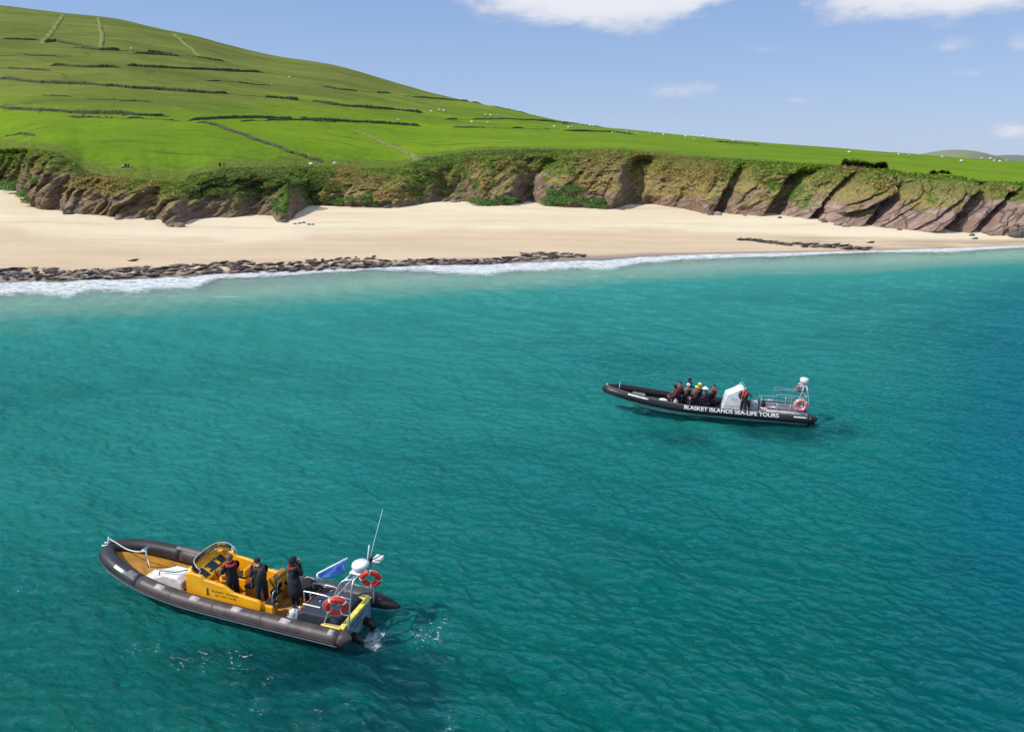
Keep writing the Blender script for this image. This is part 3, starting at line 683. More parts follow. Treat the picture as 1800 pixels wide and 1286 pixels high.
def hull(T, L, half, name, m, parent, zk=-.45, inset=.12, frac=.985):
    b = MB(); b.cs = True; rings = []
    for i in range(25):
        f = i/24; q = T.s_of_x(L*.0+f*(L*frac)+.02) if f < 1 else T.s_of_x(L*frac)
        p, tt, o, u_ = T.frame(q); x = p.x; y = max(.02, p.y-inset*(1-.3*f)); z = p.z
        kz = zk+(z-.15-zk)*max(0, (f-.62)/.38)**1.7; ch = (y*.93, kz+(z-kz)*.62)
        rings.append([(x, y, z+.02), (x, ch[0], ch[1]), (x, y*.5, (kz+ch[1])/2-.02), (x, 0, kz), (x, -y*.5, (kz+ch[1])/2-.02), (x, -ch[0], ch[1]), (x, -y, z+.02)])
    b.loft(rings, cap=False, close=False); return b.build(name, m, parent)
def deck(T, L, inset, z, name, m, parent, x0=.02, x1f=.9, thick=.04, rise=0):
    b = MB(); n = 26; top = []; 
    pts = []
    for i in range(n):
        x = x0+(L*x1f-x0)*i/(n-1); p = T.frame(T.s_of_x(x))[0]; f_ = x/(L*.985); kz = -.45+(p.z-.15+.45)*max(0, (f_-.62)/.38)**1.7; pts.append((x, max(.04, p.y-inset*(1-.5*f_)), max(z, kz+.14, kz+(p.z-kz)*.62+.03 if f_ > .6 else 0)))
    poly = [Vector(p) for p in pts]+[Vector((p[0], -p[1], p[2])) for p in pts[::-1]]
    K = len(poly); V = poly+[p-Vector((0, 0, thick)) for p in poly]
    F = [(i, i+1, K-2-i, K-1-i) for i in range(n-1)]+[(K+K-1-i, K+K-2-i, K+i+1, K+i) for i in range(n-1)]+[(i, (i+1) % K, (i+1) % K+K, i+K) for i in range(K)]
    b.add(V, F); return b.build(name, m, parent)

def root(name, M, label, cat, group=None):
    o = link(name, None); o.matrix_world = M; tag(o, label, cat, group); return o
def W(M, x, y, z): return M @ Vector((x, y, z))

def life_ring(M, c, R, r, mtx, mt, label, tilt_bands=0):
    o = root('life_ring', M @ Matrix.Translation(c) @ mtx.to_4x4(), label, 'life ring', None)
    b = MB(); b.cs = True; b.torus((0, 0, 0), R, r, 36, 12); b.build('ring_body', mt, o)
    for k in range(4):
        a = math.pi/2*k+math.pi/4+tilt_bands; b = MB(); b.cs = True; rings = []
        for i in range(4):
            aa = a+(i-1.5)*.05; rr = r*1.06
            rings.append([((R+rr*math.cos(t_))*math.cos(aa), (R+rr*math.cos(t_))*math.sin(aa), rr*math.sin(t_)) for t_ in [2*math.pi*j/12 for j in range(12)]])
        b.loft(rings); b.build('reflective_band', retro, o)
    b = MB(); b.cs = True
    for k in range(4):
        a0 = math.pi/2*k+math.pi/4+tilt_bands; pts = []
        for i in range(9):
            f = i/8; aa = a0+f*math.pi/2; rr = R+r*1.05+.045*math.sin(math.pi*f); pts.append((rr*math.cos(aa), rr*math.sin(aa), 0))
        b.pipe(pts, .010, 5)
    b.build('grab_rope', letterw, o); return o

# ------------------------------------------------------------------ people
SKIN = mat('skin', (.50, .28, .19), .55, scale=20, var=.08)
def cloth(name, col): return mat(name, col, .85, scale=12, var=.2, bscale=45, bump=.012)
def person(loc, yaw, label, pose='stand', top=(.014, .014, .018), legs=None, hair=(.05, .025, .012), hairstyle='short', arms=('down', 'down'), lean=0, turn=0, nod=0,
           group=None, vest=None, hood=None, hat=None, backpack=None, full=True, coat=False, scale=1.0, parentM=None, shoes=(.01, .01, .01)):
    """local frame: +X is the way the person faces, feet (or seat) at the origin"""
    legs = legs or top
    V, E, Rr, part = [], [], [], []
    def v(p, r, tag_, link_=None):
        V.append(Vector(p)); Rr.append(r); part.append(tag_)
        if link_ is not None: E.append((link_, len(V)-1))
        return len(V)-1
    hz = .93 if pose != 'sit' else .14
    ln = math.radians(lean)
    def up(h, x=0, y=0):      # point on the leaning trunk, h above the hip
        return (x*math.cos(ln)+h*math.sin(ln), y, hz+h*math.cos(ln)-x*math.sin(ln))
    pel = v((0, 0, hz), (.175, .15), 't')
    ab = v(up(.17), (.17, .145), 't', pel); ch = v(up(.36), (.19, .155), 't', ab); cl = v(up(.50), (.10, .08), 't', ch)
    nk = v(up(.565, .01), (.055, .055), 's', cl)
    tr = math.radians(turn); nd = math.radians(nod)
    hc = Vector(up(.69, .02+.05*math.sin(nd))); fd = Vector((math.cos(tr)*math.cos(nd), math.sin(tr)*math.cos(nd), -math.sin(nd)))
    h1 = v(hc-Vector((0, 0, .05))+fd*.015, (.072, .075), 's', nk); h2 = v(hc+Vector((0, 0, .03)), (.083, .092), 's', h1); h3 = v(hc+Vector((0, 0, .095)), (.055, .062), 's', h2)
    hands = []
    for sy, am in ((1, arms[0]), (-1, arms[1])):
        sh = v(up(.47, 0, sy*.175), (.09, .09), 't', ch)
        S = Vector(V[sh]); d = {'down': [(.02, sy*.07, -.28), (.06, sy*.05, -.52)], 'forward': [(.16, sy*.07, -.22), (.40, sy*.02, -.16)], 'phone': [(.10, sy*.08, -.25), (.30, -sy*.05, -.02)],
             'face': [(.13, sy*.12, -.20), (.17, -sy*.09, .08)], 'lap': [(.10, sy*.08, -.25), (.32, sy*.02, -.36)], 'out': [(.12, sy*.22, -.12), (.28, sy*.38, -.02)],
             'hip': [(-.08, sy*.20, -.22), (.05, sy*.05, -.44)], 'back': [(-.06, sy*.10, -.27), (.06, sy*.04, -.48)], 'lean': [(.12, sy*.12, -.24), (.30, sy*.08, -.44)]}[am]
        el_ = v(S+Vector(d[0]), (.066, .066), 't', sh); wr_ = v(S+Vector(d[1]), (.046, .046), 't', el_)
        dr = (Vector(V[wr_])-Vector(V[el_])).normalized(); pm = v(Vector(V[wr_])+dr*.06, (.038, .022), 's', wr_); v(Vector(V[pm])+dr*.04, (.034, .018), 's', pm)
        hands.append((Vector(V[wr_]), Vector(V[pm])+dr*.035, dr, sy))
    for sy in (1, -1):
        if pose == 'sit': P = [(.06, .10, 0, .10), (.44, .17, .02, .072), (.46, .18, -.22, .056), (.45, .18, -.42, .045), (.53, .19, -.46, .042), (.61, .20, -.47, .034)]
        elif pose == 'walk': 
            k = .22*sy; P = [(.0, .10, -.06, .105), (.10*max(0, sy)+k*.5, .11, -.45, .066), (k*.9, .11, -.68, .058), (k*1.2-.02, .11, -.86, .044), (k*1.2+.05, .11, -.89, .042), (k*1.2+.14, .11, -.90, .034)]
        else: P = [(.0, .10, -.06, .125), (.01, .12, -.46, .085), (-.01, .13, -.66, .075), (-.02, .13, -.85, .058), (.05, .14, -.89, .044), (.14, .15, -.90, .036)]
        prev = pel
        for i, (x, y, z, r) in enumerate(P): prev = v((x, sy*y, hz+z), (r, r*.95), 'l' if i < 4 else 'b', prev)
    me = bpy.data.meshes.new('person'); me.from_pydata([tuple(p) for p in V], E, [])
    o = bpy.data.objects.new('person', me); COL.objects.link(o)
    sk = o.modifiers.new('skin', 'SKIN'); sk.use_smooth_shade = True
    for i, r in enumerate(Rr): me.skin_vertices[0].data[i].radius = r; 
    me.skin_vertices[0].data[0].use_root = True
    ss = o.modifiers.new('sub', 'SUBSURF'); ss.levels = 2; ss.render_levels = 2
    dg = bpy.context.evaluated_depsgraph_get(); dg.update()
    m2 = bpy.data.meshes.new_from_object(o.evaluated_get(dg)); bpy.data.objects.remove(o)
    key = {'t': 0, 'l': 1, 's': 2, 'b': 3}
    cols = [cloth('jacket_%d_%d_%d' % tuple(int(c*999) for c in top), top), cloth('trousers_%d_%d_%d' % tuple(int(c*999) for c in legs), legs), SKIN, cloth('boots', shoes)]
    VV = np.array([tuple(p) for p in V]); pc = np.array([tuple(p.center) for p in m2.polygons])
    dd = ((pc[:, None, :]-VV[None])**2).sum(-1)-np.array([(sum(r)/2)**2 for r in Rr])[None]*.8
    nr = dd.argmin(1)
    b = MB(); b.cs = True
    vs = [tuple(q.co) for q in m2.vertices]; b.v = vs
    for p, k in zip(m2.polygons, nr): b.f.append(tuple(p.vertices)); b.mi.append(key[part[k]]); b.sm.append(True)
    b.cm = 2
    # face: nose, ears; eyes and mouth
    side = Vector((0, 0, 1)).cross(fd).normalized(); upv = fd.cross(side)
    fc = hc+fd*.098
    b.loft([[fc+side*.012+upv*.02, fc-side*.012+upv*.02, fc+fd*.004+upv*.022], [fc+side*.018-upv*.02, fc-side*.018-upv*.02, fc+fd*.030-upv*.015]])
    for s_ in (1, -1): b.ball(hc+side*s_*.086+upv*.0, (.014, .012, .028), 8, 5)
    for s_ in (1, -1):
        b.cm = 4; b.ball(fc+side*s_*.032+upv*.025-fd*.008, .011, 8, 5)
    b.cm = 5; b.box(fc-upv*.048-fd*.006, (.012, .045, .010), rz=tr)
    # five fingers
    b.cm = 2
    for (wr3, pp, dr, sy) in hands:
        ax = dr.cross(Vector((1, 0, 0)) if abs(dr.x) < .8 else Vector((0, 0, 1))).normalized(); nn_ = ax.cross(dr)
        for k, ln_ in enumerate((.062, .075, .070, .055)):
            q0 = pp+ax*((k-1.5)*.021); q1 = q0+dr*ln_*.5+nn_*.010; q2 = q1+dr*ln_*.42+nn_*.026; b.pipe([q0-dr*.02, q1, q2], [.0095, .0088, .0065], 6)
        q0 = pp-dr*.055+ax*.036*-sy; b.pipe([q0, q0+ax*-sy*.022+dr*.03+nn_*.012, q0+ax*-sy*.026+dr*.058+nn_*.024], [.011, .010, .0075], 6)
    b.cm = 0
    fm_ = b.mesh('person', cols+[black, mat('lips', (.30, .11, .09), .6)])
    M = (parentM or Matrix.Identity(4)) @ Matrix.Translation(loc) @ Matrix.Rotation(yaw, 4, 'Z') @ Matrix.Scale(scale, 4)
    o = link('person', fm_); o.matrix_world = M; tag(o, label, 'person', group)
    # hair as an uneven cap
    def cap(c, r, z0, name, m, ear=1.0, rough=0.0, back=.0):
        bb = MB(); bb.cs = True; rings = []; n = 16
        for j in range(8):
            be = (j/7)*math.radians(z0); ring = []
            for k in range(n):
                a = 2*math.pi*k/n; vv = Vector((math.cos(a)*math.sin(be)*r[0], math.sin(a)*math.sin(be)*r[1], math.cos(be)*r[2]))
                f = max(0, math.cos(a-tr)); vv.z += (0.055*f)*(j/7)**2; vv.x -= back*(j/7)
                jit = 1+rough*(random.random()-.5); ring.append(c+vv*jit)
            rings.append(ring)
        inner = [[c+(p-c)*.9 for p in rg] for rg in rings[::-1]]
        bb.loft(rings+inner); return bb.build(name, m, o)
    if hairstyle == 'curly': cap(hc+Vector((0, 0, .02)), (.118, .112, .118), 112, 'hair', mat('curly_brown_hair', (.17, .085, .045), .8, scale=60), rough=.22)
    elif hairstyle == 'short': cap(hc+Vector((0, 0, .028)), (.102, .098, .100), 105, 'hair', mat('hair_%d' % int(hair[0]*999), hair, .7, scale=60), rough=.08)
    elif hairstyle == 'helmet': cap(hc+Vector((0, 0, .03)), (.128, .120, .122), 98, 'helmet', mat('helmet_%d_%d' % (int(hair[0]*99), int(hair[2]*99)), hair, .35))
    elif hairstyle == 'hat':
        cap(hc+Vector((0, 0, .035)), (.108, .104, .100), 92, 'hat_crown', mat('hat_%d' % int(hair[0]*99), hair, .8))
        bb = MB(); bb.cs = True; bb.lathe([(.09, .0), (.19, -.025), (.192, -.03), (.09, -.012)], tuple(hc+Vector((0, 0, .045))), 24); bb.build('hat_brim', mat('hat_%d' % int(hair[0]*99), hair, .8), o)
    elif hairstyle == 'cap':
        cap(hc+Vector((0, 0, .03)), (.108, .104, .104), 92, 'cap', cloth('cap', hair)); q = hc+fd*.13+Vector((0, 0, .045)); bb = MB(); bb.box(q, (.10, .12, .014), rz=tr, ry=.2); bb.build('cap_peak', cloth('cap', hair), o)
    if hood: 
        cap(hc+Vector((-.012, 0, .012)), (.128, .122, .135), 128, 'hood', cloth('hood', hood), back=.02, rough=.05)
    if vest:
        vm = cloth('vest_%d_%d' % (int(vest[0]*99), int(vest[1]*99)), vest)
        bb = MB(); bb.cs = True; n = 22; rings = []
        for i in range(n+1):      # horseshoe collar round the neck and down the chest
            a = math.radians(-150+300*i/n)+math.pi; bx = -.015+.125*math.cos(a); by = .135*math.sin(a); hh = .50+.02*math.cos(a)
            c = Vector(up(hh, bx, by)); dirv = Vector((-math.sin(a), math.cos(a), 0)); s2 = Vector((math.cos(a), math.sin(a), 0))
            rings.append([c+s2*.052*math.cos(t_)+Vector((0, 0, 1))*.048*math.sin(t_) for t_ in [2*math.pi*j/8 for j in range(8)]])
        bb.loft(rings)
        for sy in ((1, -1) if full else ()):
            P = [up(.50, .09, sy*.085), up(.42, .135, sy*.075), up(.30, .145, sy*.07), up(.20, .135, sy*.075)]
            bb.pipe(P, [.045, .055, .056, .045], 8)
        for sy in ((1, -1) if full else ()): bb.pipe([up(.50, -.09, sy*.07), up(.34, -.135, sy*.05), up(.20, -.12, 0)], .024, 6)
        bb.build('life_jacket', vm, o)
    if coat:
        bb = MB(); bb.cs = True; bb.lathe([(.165, hz+.14), (.20, hz-.05), (.215, hz-.25), (.235, hz-.45), (.215, hz-.45), (.15, hz+.1)], n=20); bb.v = [(x*.92, y*1.08+.01*math.sin(9*z), z) for x, y, z in bb.v]; bb.build('coat_skirt', cols[0], o)
    if backpack:
        bb = MB(); bb.cs = True; c = Vector(up(.30, -.21, 0)); bb.ball(c, (.115, .16, .24), 14, 9); bb.build('backpack', cloth('backpack', backpack), o)
        bb = MB(); bb.cs = True
        for sy in (1, -1): bb.pipe([up(.42, -.16, sy*.10), up(.52, 0, sy*.11), up(.40, .13, sy*.10), up(.18, .02, sy*.15), up(.16, -.14, sy*.12)], .014, 6)
        bb.build('strap', black, o)
    return o

# ------------------------------------------------------------------ near boat
L1 = 10.9
B1 = root('inflatable_boat', M1, 'inflatable tour boat with brown and black tube and bright yellow console', 'boat')
T1 = Tube(L1, 1.2, .285, .52, 1.08, 6.4, -.18)
qb = T1.s_of_x(8.35); 
T1.section(0.02, qb, 'tube_section', rubber_brown, B1); T1.section(qb, T1.len-qb, 'bow_tube', rubber, B1, k=.999)
T1.section(T1.len-qb, T1.len-.02, 'tube_section', rubber_brown, B1)
T1.cone(0.02, .42, rubber_brown, B1); T1.cone(T1.len-.02, 1.0, rubber_black, B1, -.08)
T1.strip(.0, T1.len, -9, 3, 1.0, 'rubbing_strake', rubber_black, B1, th=.10)
T1.strip(.0, T1.len, -20, -13, 1.0, 'rubbing_strake', strake_grey, B1, th=.13)
T1.strip(.0, T1.len, -52, -24, 1.0, 'rubbing_strake', rubber_black, B1, th=.05)
for x0, x1, m in [(.05, .25, patch_pale), (1.75, 2.15, patch_pale), (3.75, 4.15, patch_pale), (5.55, 5.95, patch_pale), (7.15, 7.55, patch_pale)]:
    T1.strip(max(.05, T1.s_of_x(x0)), T1.s_of_x(x1), 52, 96, 1.0, 'tube_patch', m, B1, th=.02)
T1.strip(T1.s_of_x(9.05), T1.s_of_x(9.62), 42, 66, 1.0, 'tube_patch', patch_white, B1, th=.02)
T1.strip(T1.s_of_x(8.5), T1.s_of_x(8.95), 52, 98, 1.0, 'tube_patch', mat('grey_patch', (.16, .14, .15), .6), B1, th=.018)
for x0, x1 in [(4.0, 4.35), (2.4, 2.8), (6.2, 6.6)]:
    T1.strip(T1.len-T1.s_of_x(x1), T1.len-T1.s_of_x(x0), 60, 105, 1.0, 'tube_patch', patch_pale, B1, th=.02)
T1.strip(T1.len-T1.s_of_x(8.6), T1.len-T1.s_of_x(6.9), 84, 118, 1.0, 'tube_patch', mat('brown_anti_slip_strip', (.20, .15, .145), .6), B1, th=.022)
for xx in (2.9, 4.9, 6.8): 
    T1.strip(T1.s_of_x(xx)-.01, T1.s_of_x(xx)+.035, -5, 160, 1.0, 'tube_seam', mat('seam_brown', (.06, .045, .043), .6), B1, kk=12, th=.006)
hull(T1, L1, 1.2, 'hull', mat('dark_hull', (.02, .022, .024), .4), B1)
deck(T1, L1, .2, .34, 'deck', amber, B1, x1f=.98, rise=.15)
# bow: post, rope and rails
b = MB(); b.cs = True; b.pipe([(9.15, -.05, .40), (9.15, -.05, 1.42)], .035, 8); b.pipe([(9.15, .12, 1.42), (9.15, -.22, 1.42)], .03, 8); b.build('bow_post', steel, B1)
b = MB(); b.cs = True; b.pipe(catmull([(9.15, -.05, 1.30), (9.6, -.04, 1.20), (10.1, -.03, 1.22), (10.6, -.02, 1.42), (10.92, 0, 1.55)], 6), .022, 6); b.build('bow_chain', retro, B1)
b = MB(); b.cs = True; b.pipe([(10.85, -.12, 1.36), (10.9, 0, 1.60), (10.85, .12, 1.36)], .028, 8); b.pipe([(10.86, 0, 1.36), (10.98, .14, 1.42)], .03, 8); b.pipe([(10.8, .16, 1.35), (11.0, .26, 1.35)], .03, 8); b.build('bow_cleat', retro, B1)
b = MB(); b.cs = True; b.pipe([(9.13, -.02, 1.25), (8.75, .22, .62), (8.5, .35, .42)], .008, 5); b.build('stay', steel, B1)
# white foredeck locker
lk = link('bow_locker', MB().prism([(6.95, .36), (6.95, .74), (7.15, .93), (7.75, .93), (8.05, .80), (8.55, .60), (9.0, .50), (9.1, .36)], -.12, .62).mesh('bow_locker', white), B1)
bv = lk.modifiers.new('b', 'BEVEL'); bv.width = .05; bv.segments = 3; bv.limit_method = 'ANGLE'
b = MB(); b.cs = True; b.pipe(catmull([(8.05, .50, .80), (7.95, .50, 1.02), (7.35, .44, 1.05), (7.0, .10, 1.02), (7.0, .0, .80)], 5), .018, 6); b.build('grab_rail', black, lk)
MB().box((6.935, .25, .62), (.03, .60, .30)).build('locker_door', mat('grey_hatch', (.22, .20, .20), .5), lk)
# clutter between locker and console: anchor gear
b = MB(); b.cs = True
b.torus((6.72, .62, .46), .16, .035, 20, 7); b.torus((6.74, .60, .52), .14, .035, 20, 7); b.torus((6.70, .64, .58), .13, .03, 20, 7)
g = b.build('rope_coil', mat('rust_brown_rope', (.22, .08, .05), .9, scale=30), None); g.matrix_world = M1; tag(g, 'rusty brown coil of rope beside the white bow locker', 'rope')
b = MB(); b.cs = True; b.pipe([(6.75, .15, .36), (6.75, .15, .72)], .05, 10); b.pipe([(6.55, .35, .36), (6.55, .35, .66)], .045, 10); b.pipe([(6.45, .0, .64), (6.80, .30, .64)], .03, 8)
b.build('mooring_bitt', steel, B1)
MB().box((6.55, .55, .42), (.28, .5, .10), rz=.1, bev=.02).build('step', mat('pale_step', (.5, .48, .46), .5), B1)
b = MB(); b.cs = True; b.pipe([(6.60, -.35, .34), (6.60, -.35, 1.1), (6.50, -.35, 1.16)], .022, 8); b.build('grab_post', steel, B1)
# console: side mouldings with swept tops, front wall, dash, screen
side = [(3.25, .40), (3.05, .62), (3.18, .98), (3.32, 1.08), (4.30, 1.17), (4.52, 1.28), (4.75, 1.40), (5.60, 1.47), (5.80, 1.55), (5.95, 1.95), (6.40, 1.86), (6.45, .38)]
side = [(3.30, .40), (3.18, .92), (3.30, 1.02), (4.35, 1.10), (4.55, 1.22), (4.75, 1.32), (5.55, 1.40), (5.70, 1.52), (6.10, 1.56), (6.38, 1.50), (6.45, .38)]
for sy in (1, -1):
    pn = MB().prism(side, sy*.80, sy*.93).build('console_side', yellow, B1); bv = pn.modifiers.new('b', 'BEVEL'); bv.width = .035; bv.segments = 3; bv.limit_method = 'ANGLE'
    if sy == 1:
        X, Yd = (-1, 0, 0), (0, 0, 1)
        for tx_, x_, z_, w_, h_ in (('BLASKET', 5.25, .98, .54, .085), ('ISLANDS', 4.65, .98, .53, .085), ('SEA', 5.15, .84, .22, .075), ('LIFE', 4.88, .84, .24, .075), ('TOURS', 4.59, .84, .38, .075)): flat_text(tx_, (x_, .9345, z_), X, Yd, w_, h_, lettering, pn)
        b = MB(); b.add([(5.48, .936, 1.10), (5.40, .936, 1.10), (5.42, .936, .95), (5.36, .936, .78), (5.46, .936, .84), (5.52, .936, .74), (5.50, .936, .92)], [(0, 1, 2, 3, 4, 5, 6)]); b.build('bird_emblem', lettering, pn)
wl_ = MB().prism([(-.80, .38), (-.80, 1.44), (-.62, 1.56), (.62, 1.56), (.80, 1.44), (.80, .38)], 6.30, 6.47, 'yz').build('console_front', yellow, B1); bv = wl_.modifiers.new('b', 'BEVEL'); bv.width = .03; bv.segments = 2; bv.limit_method = 'ANGLE'
MB().prism([(6.30, 1.50), (6.30, .45), (5.95, .45), (5.90, 1.05), (5.72, 1.10), (5.72, 1.18)], -.79, .79).build('dash_moulding', yellow, B1)
dn_ = Vector((-.58+.0, 0, -.32)).normalized()
def on_dash(f, y, lift=.012):  # f 0 bottom .. 1 top of the inclined face
    p = Vector((5.72, y, 1.18)).lerp(Vector((6.30, y, 1.50)), f); return p+Vector((-.48, 0, .87))*lift
for (f, y, a, h_, nm, m) in [(.45, .50, .34, .42, 'instrument_panel', black), (.5, -.05, .36, .36, 'chart_screen', screen), (.5, -.52, .30, .34, 'instrument_panel', black)]:
    c = on_dash(f, y); MB().box(c, (h_, a, .03), ry=-.505, bev=.01).build(nm, m, B1)
for k, (f, y) in enumerate([(.7, .2), (.3, .2), (.75, -.30), (.25, -.30)]):
    b = MB(); b.cs = True; c = on_dash(f, y, .02); b.ball(c, (.055, .055, .03), 14, 6); b.build('gauge', black, B1)
b = MB(); b.cs = True; b.torus((5.62, .05, 1.22), .19, .018, 28, 8, Matrix.Rotation(math.radians(-60), 3, 'Y')); b.pipe([(5.62-.01, -.14, 1.22), (5.62, .24, 1.22)], .014, 6); b.pipe([(5.62, .05, 1.22), (5.85, .05, 1.12)], .03, 8); b.build('steering_wheel', black, B1)
# wrap-round windscreen
path = catmull([(5.55, -.84, 1.44), (6.0, -.86, 1.56), (6.38, -.62, 1.56), (6.46, 0, 1.56), (6.38, .62, 1.56), (6.05, .86, 1.56), (5.85, .86, 1.52)], 6)
tops = []
for i, p in enumerate(path):
    f = i/(len(path)-1); hgt = .40*math.sin(math.pi*min(1, max(0, f*.93+.12)))**.7 if f < .75 else .40*math.sin(math.pi*.8175)**.7*(1-(f-.75)/.25*.55)
    tops.append(p+Vector((-.22*hgt/.48, -p.y*.08, hgt)))
b = MB(); b.cs = True
V = path+tops; n = len(path); b.add(V, [(i, i+1, n+i+1, n+i) for i in range(n-1)])
ws_ = b.build('windscreen', winglass, B1); sd = ws_.modifiers.new('s', 'SOLIDIFY'); sd.thickness = .008
b = MB(); b.cs = True; b.pipe(tops, .011, 6); b.pipe([path[0], tops[0]], .010, 6); b.pipe([path[-1], tops[-1]], .010, 6); b.build('windscreen_rim', retro, B1)
# helm seats with moulded yellow backs
for (x, y) in ((4.95, .42), (4.95, -.42)):
    s0 = link('helm_seat', None, B1); s0.location = (x, y, 0)
    MB().box((0, 0, .62), (.46, .40, .52), bev=.05).build('seat_pedestal', yellow, s0)
    MB().box((.02, 0, .93), (.46, .38, .12), bev=.04).build('seat_cushion', black, s0)
    MB().box((-.20, 0, 1.13), (.12, .40, .36), ry=-.15, bev=.04).build('seat_back', yellow, s0)
# yellow bolster mouldings ahead of the skipper
for (x, y, z) in ((5.45, .42, .92), (5.40, .10, .98)):
    b = MB(); b.cs = True; b.torus((x, y, z), .13, .055, 20, 8, Matrix.Rotation(math.radians(-35), 3, 'Y')); b.build('throttle_moulding', yellow, B1)
# rear bench: starboard and port backs with head pads
for (x, y, wdt) in ((3.42, -.40, .72), ):
    s0 = link('rear_bench', None, B1); s0.location = (x, y, 0)
    MB().prism([(-.25, .38), (-.12, 1.30), (.0, 1.36), (.10, 1.30), (.22, .80), (.48, .76), (.50, .38)], -wdt/2, wdt/2).build('bench_moulding', amber, s0)
    MB().box((-.19, 0, .95), (.03, .5, .42), ry=.13).build('bench_panel', yellow, s0)
for (x, y) in ((3.20, -.62), (3.18, .05), (2.98, .62), (4.30, .05)):
    j = link('jockey_seat', None, B1); j.location = (x, y, 0)
    MB().box((0, 0, .60), (.34, .26, .50), bev=.04).build('seat_pedestal', amber, j)
    MB().box((.0, 0, .90), (.36, .28, .12), bev=.04).build('seat_cushion', blackcloth, j)
    b = MB(); b.cs = True; b.pipe(catmull([(-.14, -.12, .9), (-.17, -.12, 1.24), (-.17, 0, 1.36), (-.17, .12, 1.24), (-.14, .12, .9)], 5), .02, 6); b.build('back_hoop', steel, j)
    MB().box((-.17, 0, 1.20), (.09, .22, .24), bev=.035).build('back_pad', black, j)
MB().box((3.0, .78, .62), (.42, .10, .42), bev=.03).build('step_box', yellow, B1)
MB().box((2.95, .60, .80), (.34, .34, .04), bev=.01).build('step_pad', black, B1)
MB().box((2.95, .60, .835), (.40, .10, .03), bev=.01).build('step_trim', retro, B1)
# metal and rope clutter ahead of the engine box
for (x, y, h_) in ((2.2, .62, .32), (1.98, .35, .36), (2.15, -.55, .55), (1.98, -.30, .5)): b = MB(); b.cs = True; b.pipe([(x, y, .34), (x, y, .34+h_)], .045, 10); b.ball((x, y, .34+h_), .07, 10, 6); b.build('towing_bollard', steel, B1)
b = MB(); b.cs = True; b.pipe([(2.3, .80, .50), (2.0, .55, .62), (1.9, .25, .6)], .03, 8); b.build('lashing_bar', steel, B1)
b = MB(); b.cs = True; b.pipe([(2.45, .45, .42), (2.15, .8, .46)], .028, 8); b.build('lashing_bar', steel, B1)
def blob(name, c, r, m, label, cat, seed=1, M=M1, n=18, mm=12, amp=.22):
    b = MB(); b.cs = True; rr = random.Random(seed); ph = [rr.uniform(0, 6) for _ in range(6)]; rings = []
    for j in range(mm+1):
        be = math.pi*(.02+.96*j/mm); ring = []
        for k in range(n):
            a = 2*math.pi*k/n; f = 1+amp*(math.sin(3*a+ph[0]+be*2)+.6*math.sin(5*a+ph[1]-be*3)+.5*math.sin(7*be+ph[2]))*.5
            ring.append((c[0]+r[0]*math.sin(be)*math.cos(a)*f, c[1]+r[1]*math.sin(be)*math.sin(a)*f, max(c[2]-r[2]*.8, c[2]+r[2]*math.cos(be)*f)))
        rings.append(ring)
    b.loft(rings); o = b.build(name, m); o.matrix_world = M; tag(o, label, cat); return o
blob('bag', (1.98, .72, .62), (.20, .17, .26), mat('pale_grey_bag', (.62, .64, .66), .7, dirt=(.25, .25, .25), scale=9), 'pale crumpled bag lying against the port tube by the engine box', 'bag', 3)
blob('beanbag', (2.35, -.72, .74), (.52, .34, .36), blackcloth, 'rounded black padded cushion behind the standing person in the near boat', 'cushion', 5, amp=.1)
b = MB(); b.cs = True
for k in range(5): b.torus((2.15+.02*k, .30, .42+.04*k), .17-.012*k, .022, 18, 6)
g = b.build('rope_coil', mat('grey_rope', (.25, .22, .20), .9, scale=30)); g.matrix_world = M1; tag(g, 'grey coil of rope on the deck behind the yellow seats', 'rope')
# engine box
eb = link('engine_box', None, B1)
q = MB().prism([(.22, .36), (.22, .80), (.40, .92), (1.55, .92), (1.80, .78), (1.86, .36)], -.80, .80).build('engine_cover', navy, eb); bv = q.modifiers.new('b', 'BEVEL'); bv.width = .05; bv.segments = 3; bv.limit_method = 'ANGLE'
MB().box((1.45, .42, .945), (.70, .05, .03), bev=.008).build('cover_trim', retro, eb)
MB().box((.75, -.25, .935), (.55, .75, .03), bev=.01).build('hatch', mat('dark_grey_hatch', (.05, .05, .06), .45), eb)
b = MB(); b.cs = True; b.pipe([(1.84, .75, .80), (1.84, -.75, .80)], .022, 6); b.build('orange_trim', orange, eb)
b = MB(); b.cs = True; b.ball((1.30, .10, .95), .035, 10, 6); b.build('filler_cap', steel, eb)
b = MB(); b.cs = True; b.pipe(catmull([(1.95, .10, .40), (1.95, .10, 1.12), (1.85, .10, 1.22), (.9, .12, 1.22), (.75, .12, .95)], 5), .028, 8); b.build('grab_rail', steel, B1)
b = MB(); b.cs = True; b.pipe(catmull([(2.0, -.55, .40), (2.0, -.55, 1.05), (1.9, -.55, 1.14), (1.1, -.58, 1.14), (.95, -.58, .95)], 5), .028, 8); b.build('grab_rail', steel, B1)
b = MB(); b.cs = True; b.pipe([(1.6, -.86, .5), (1.6, -.86, 1.0)], .03, 8); b.pipe([(1.35, -.86, .5), (1.35, -.86, 1.0)], .03, 8); b.pipe([(1.75, -.4, .75), (.95, -.78, 1.05)], .02, 6); b.build('rail_post', mat('tan_post', (.45, .27, .17), .5), B1)
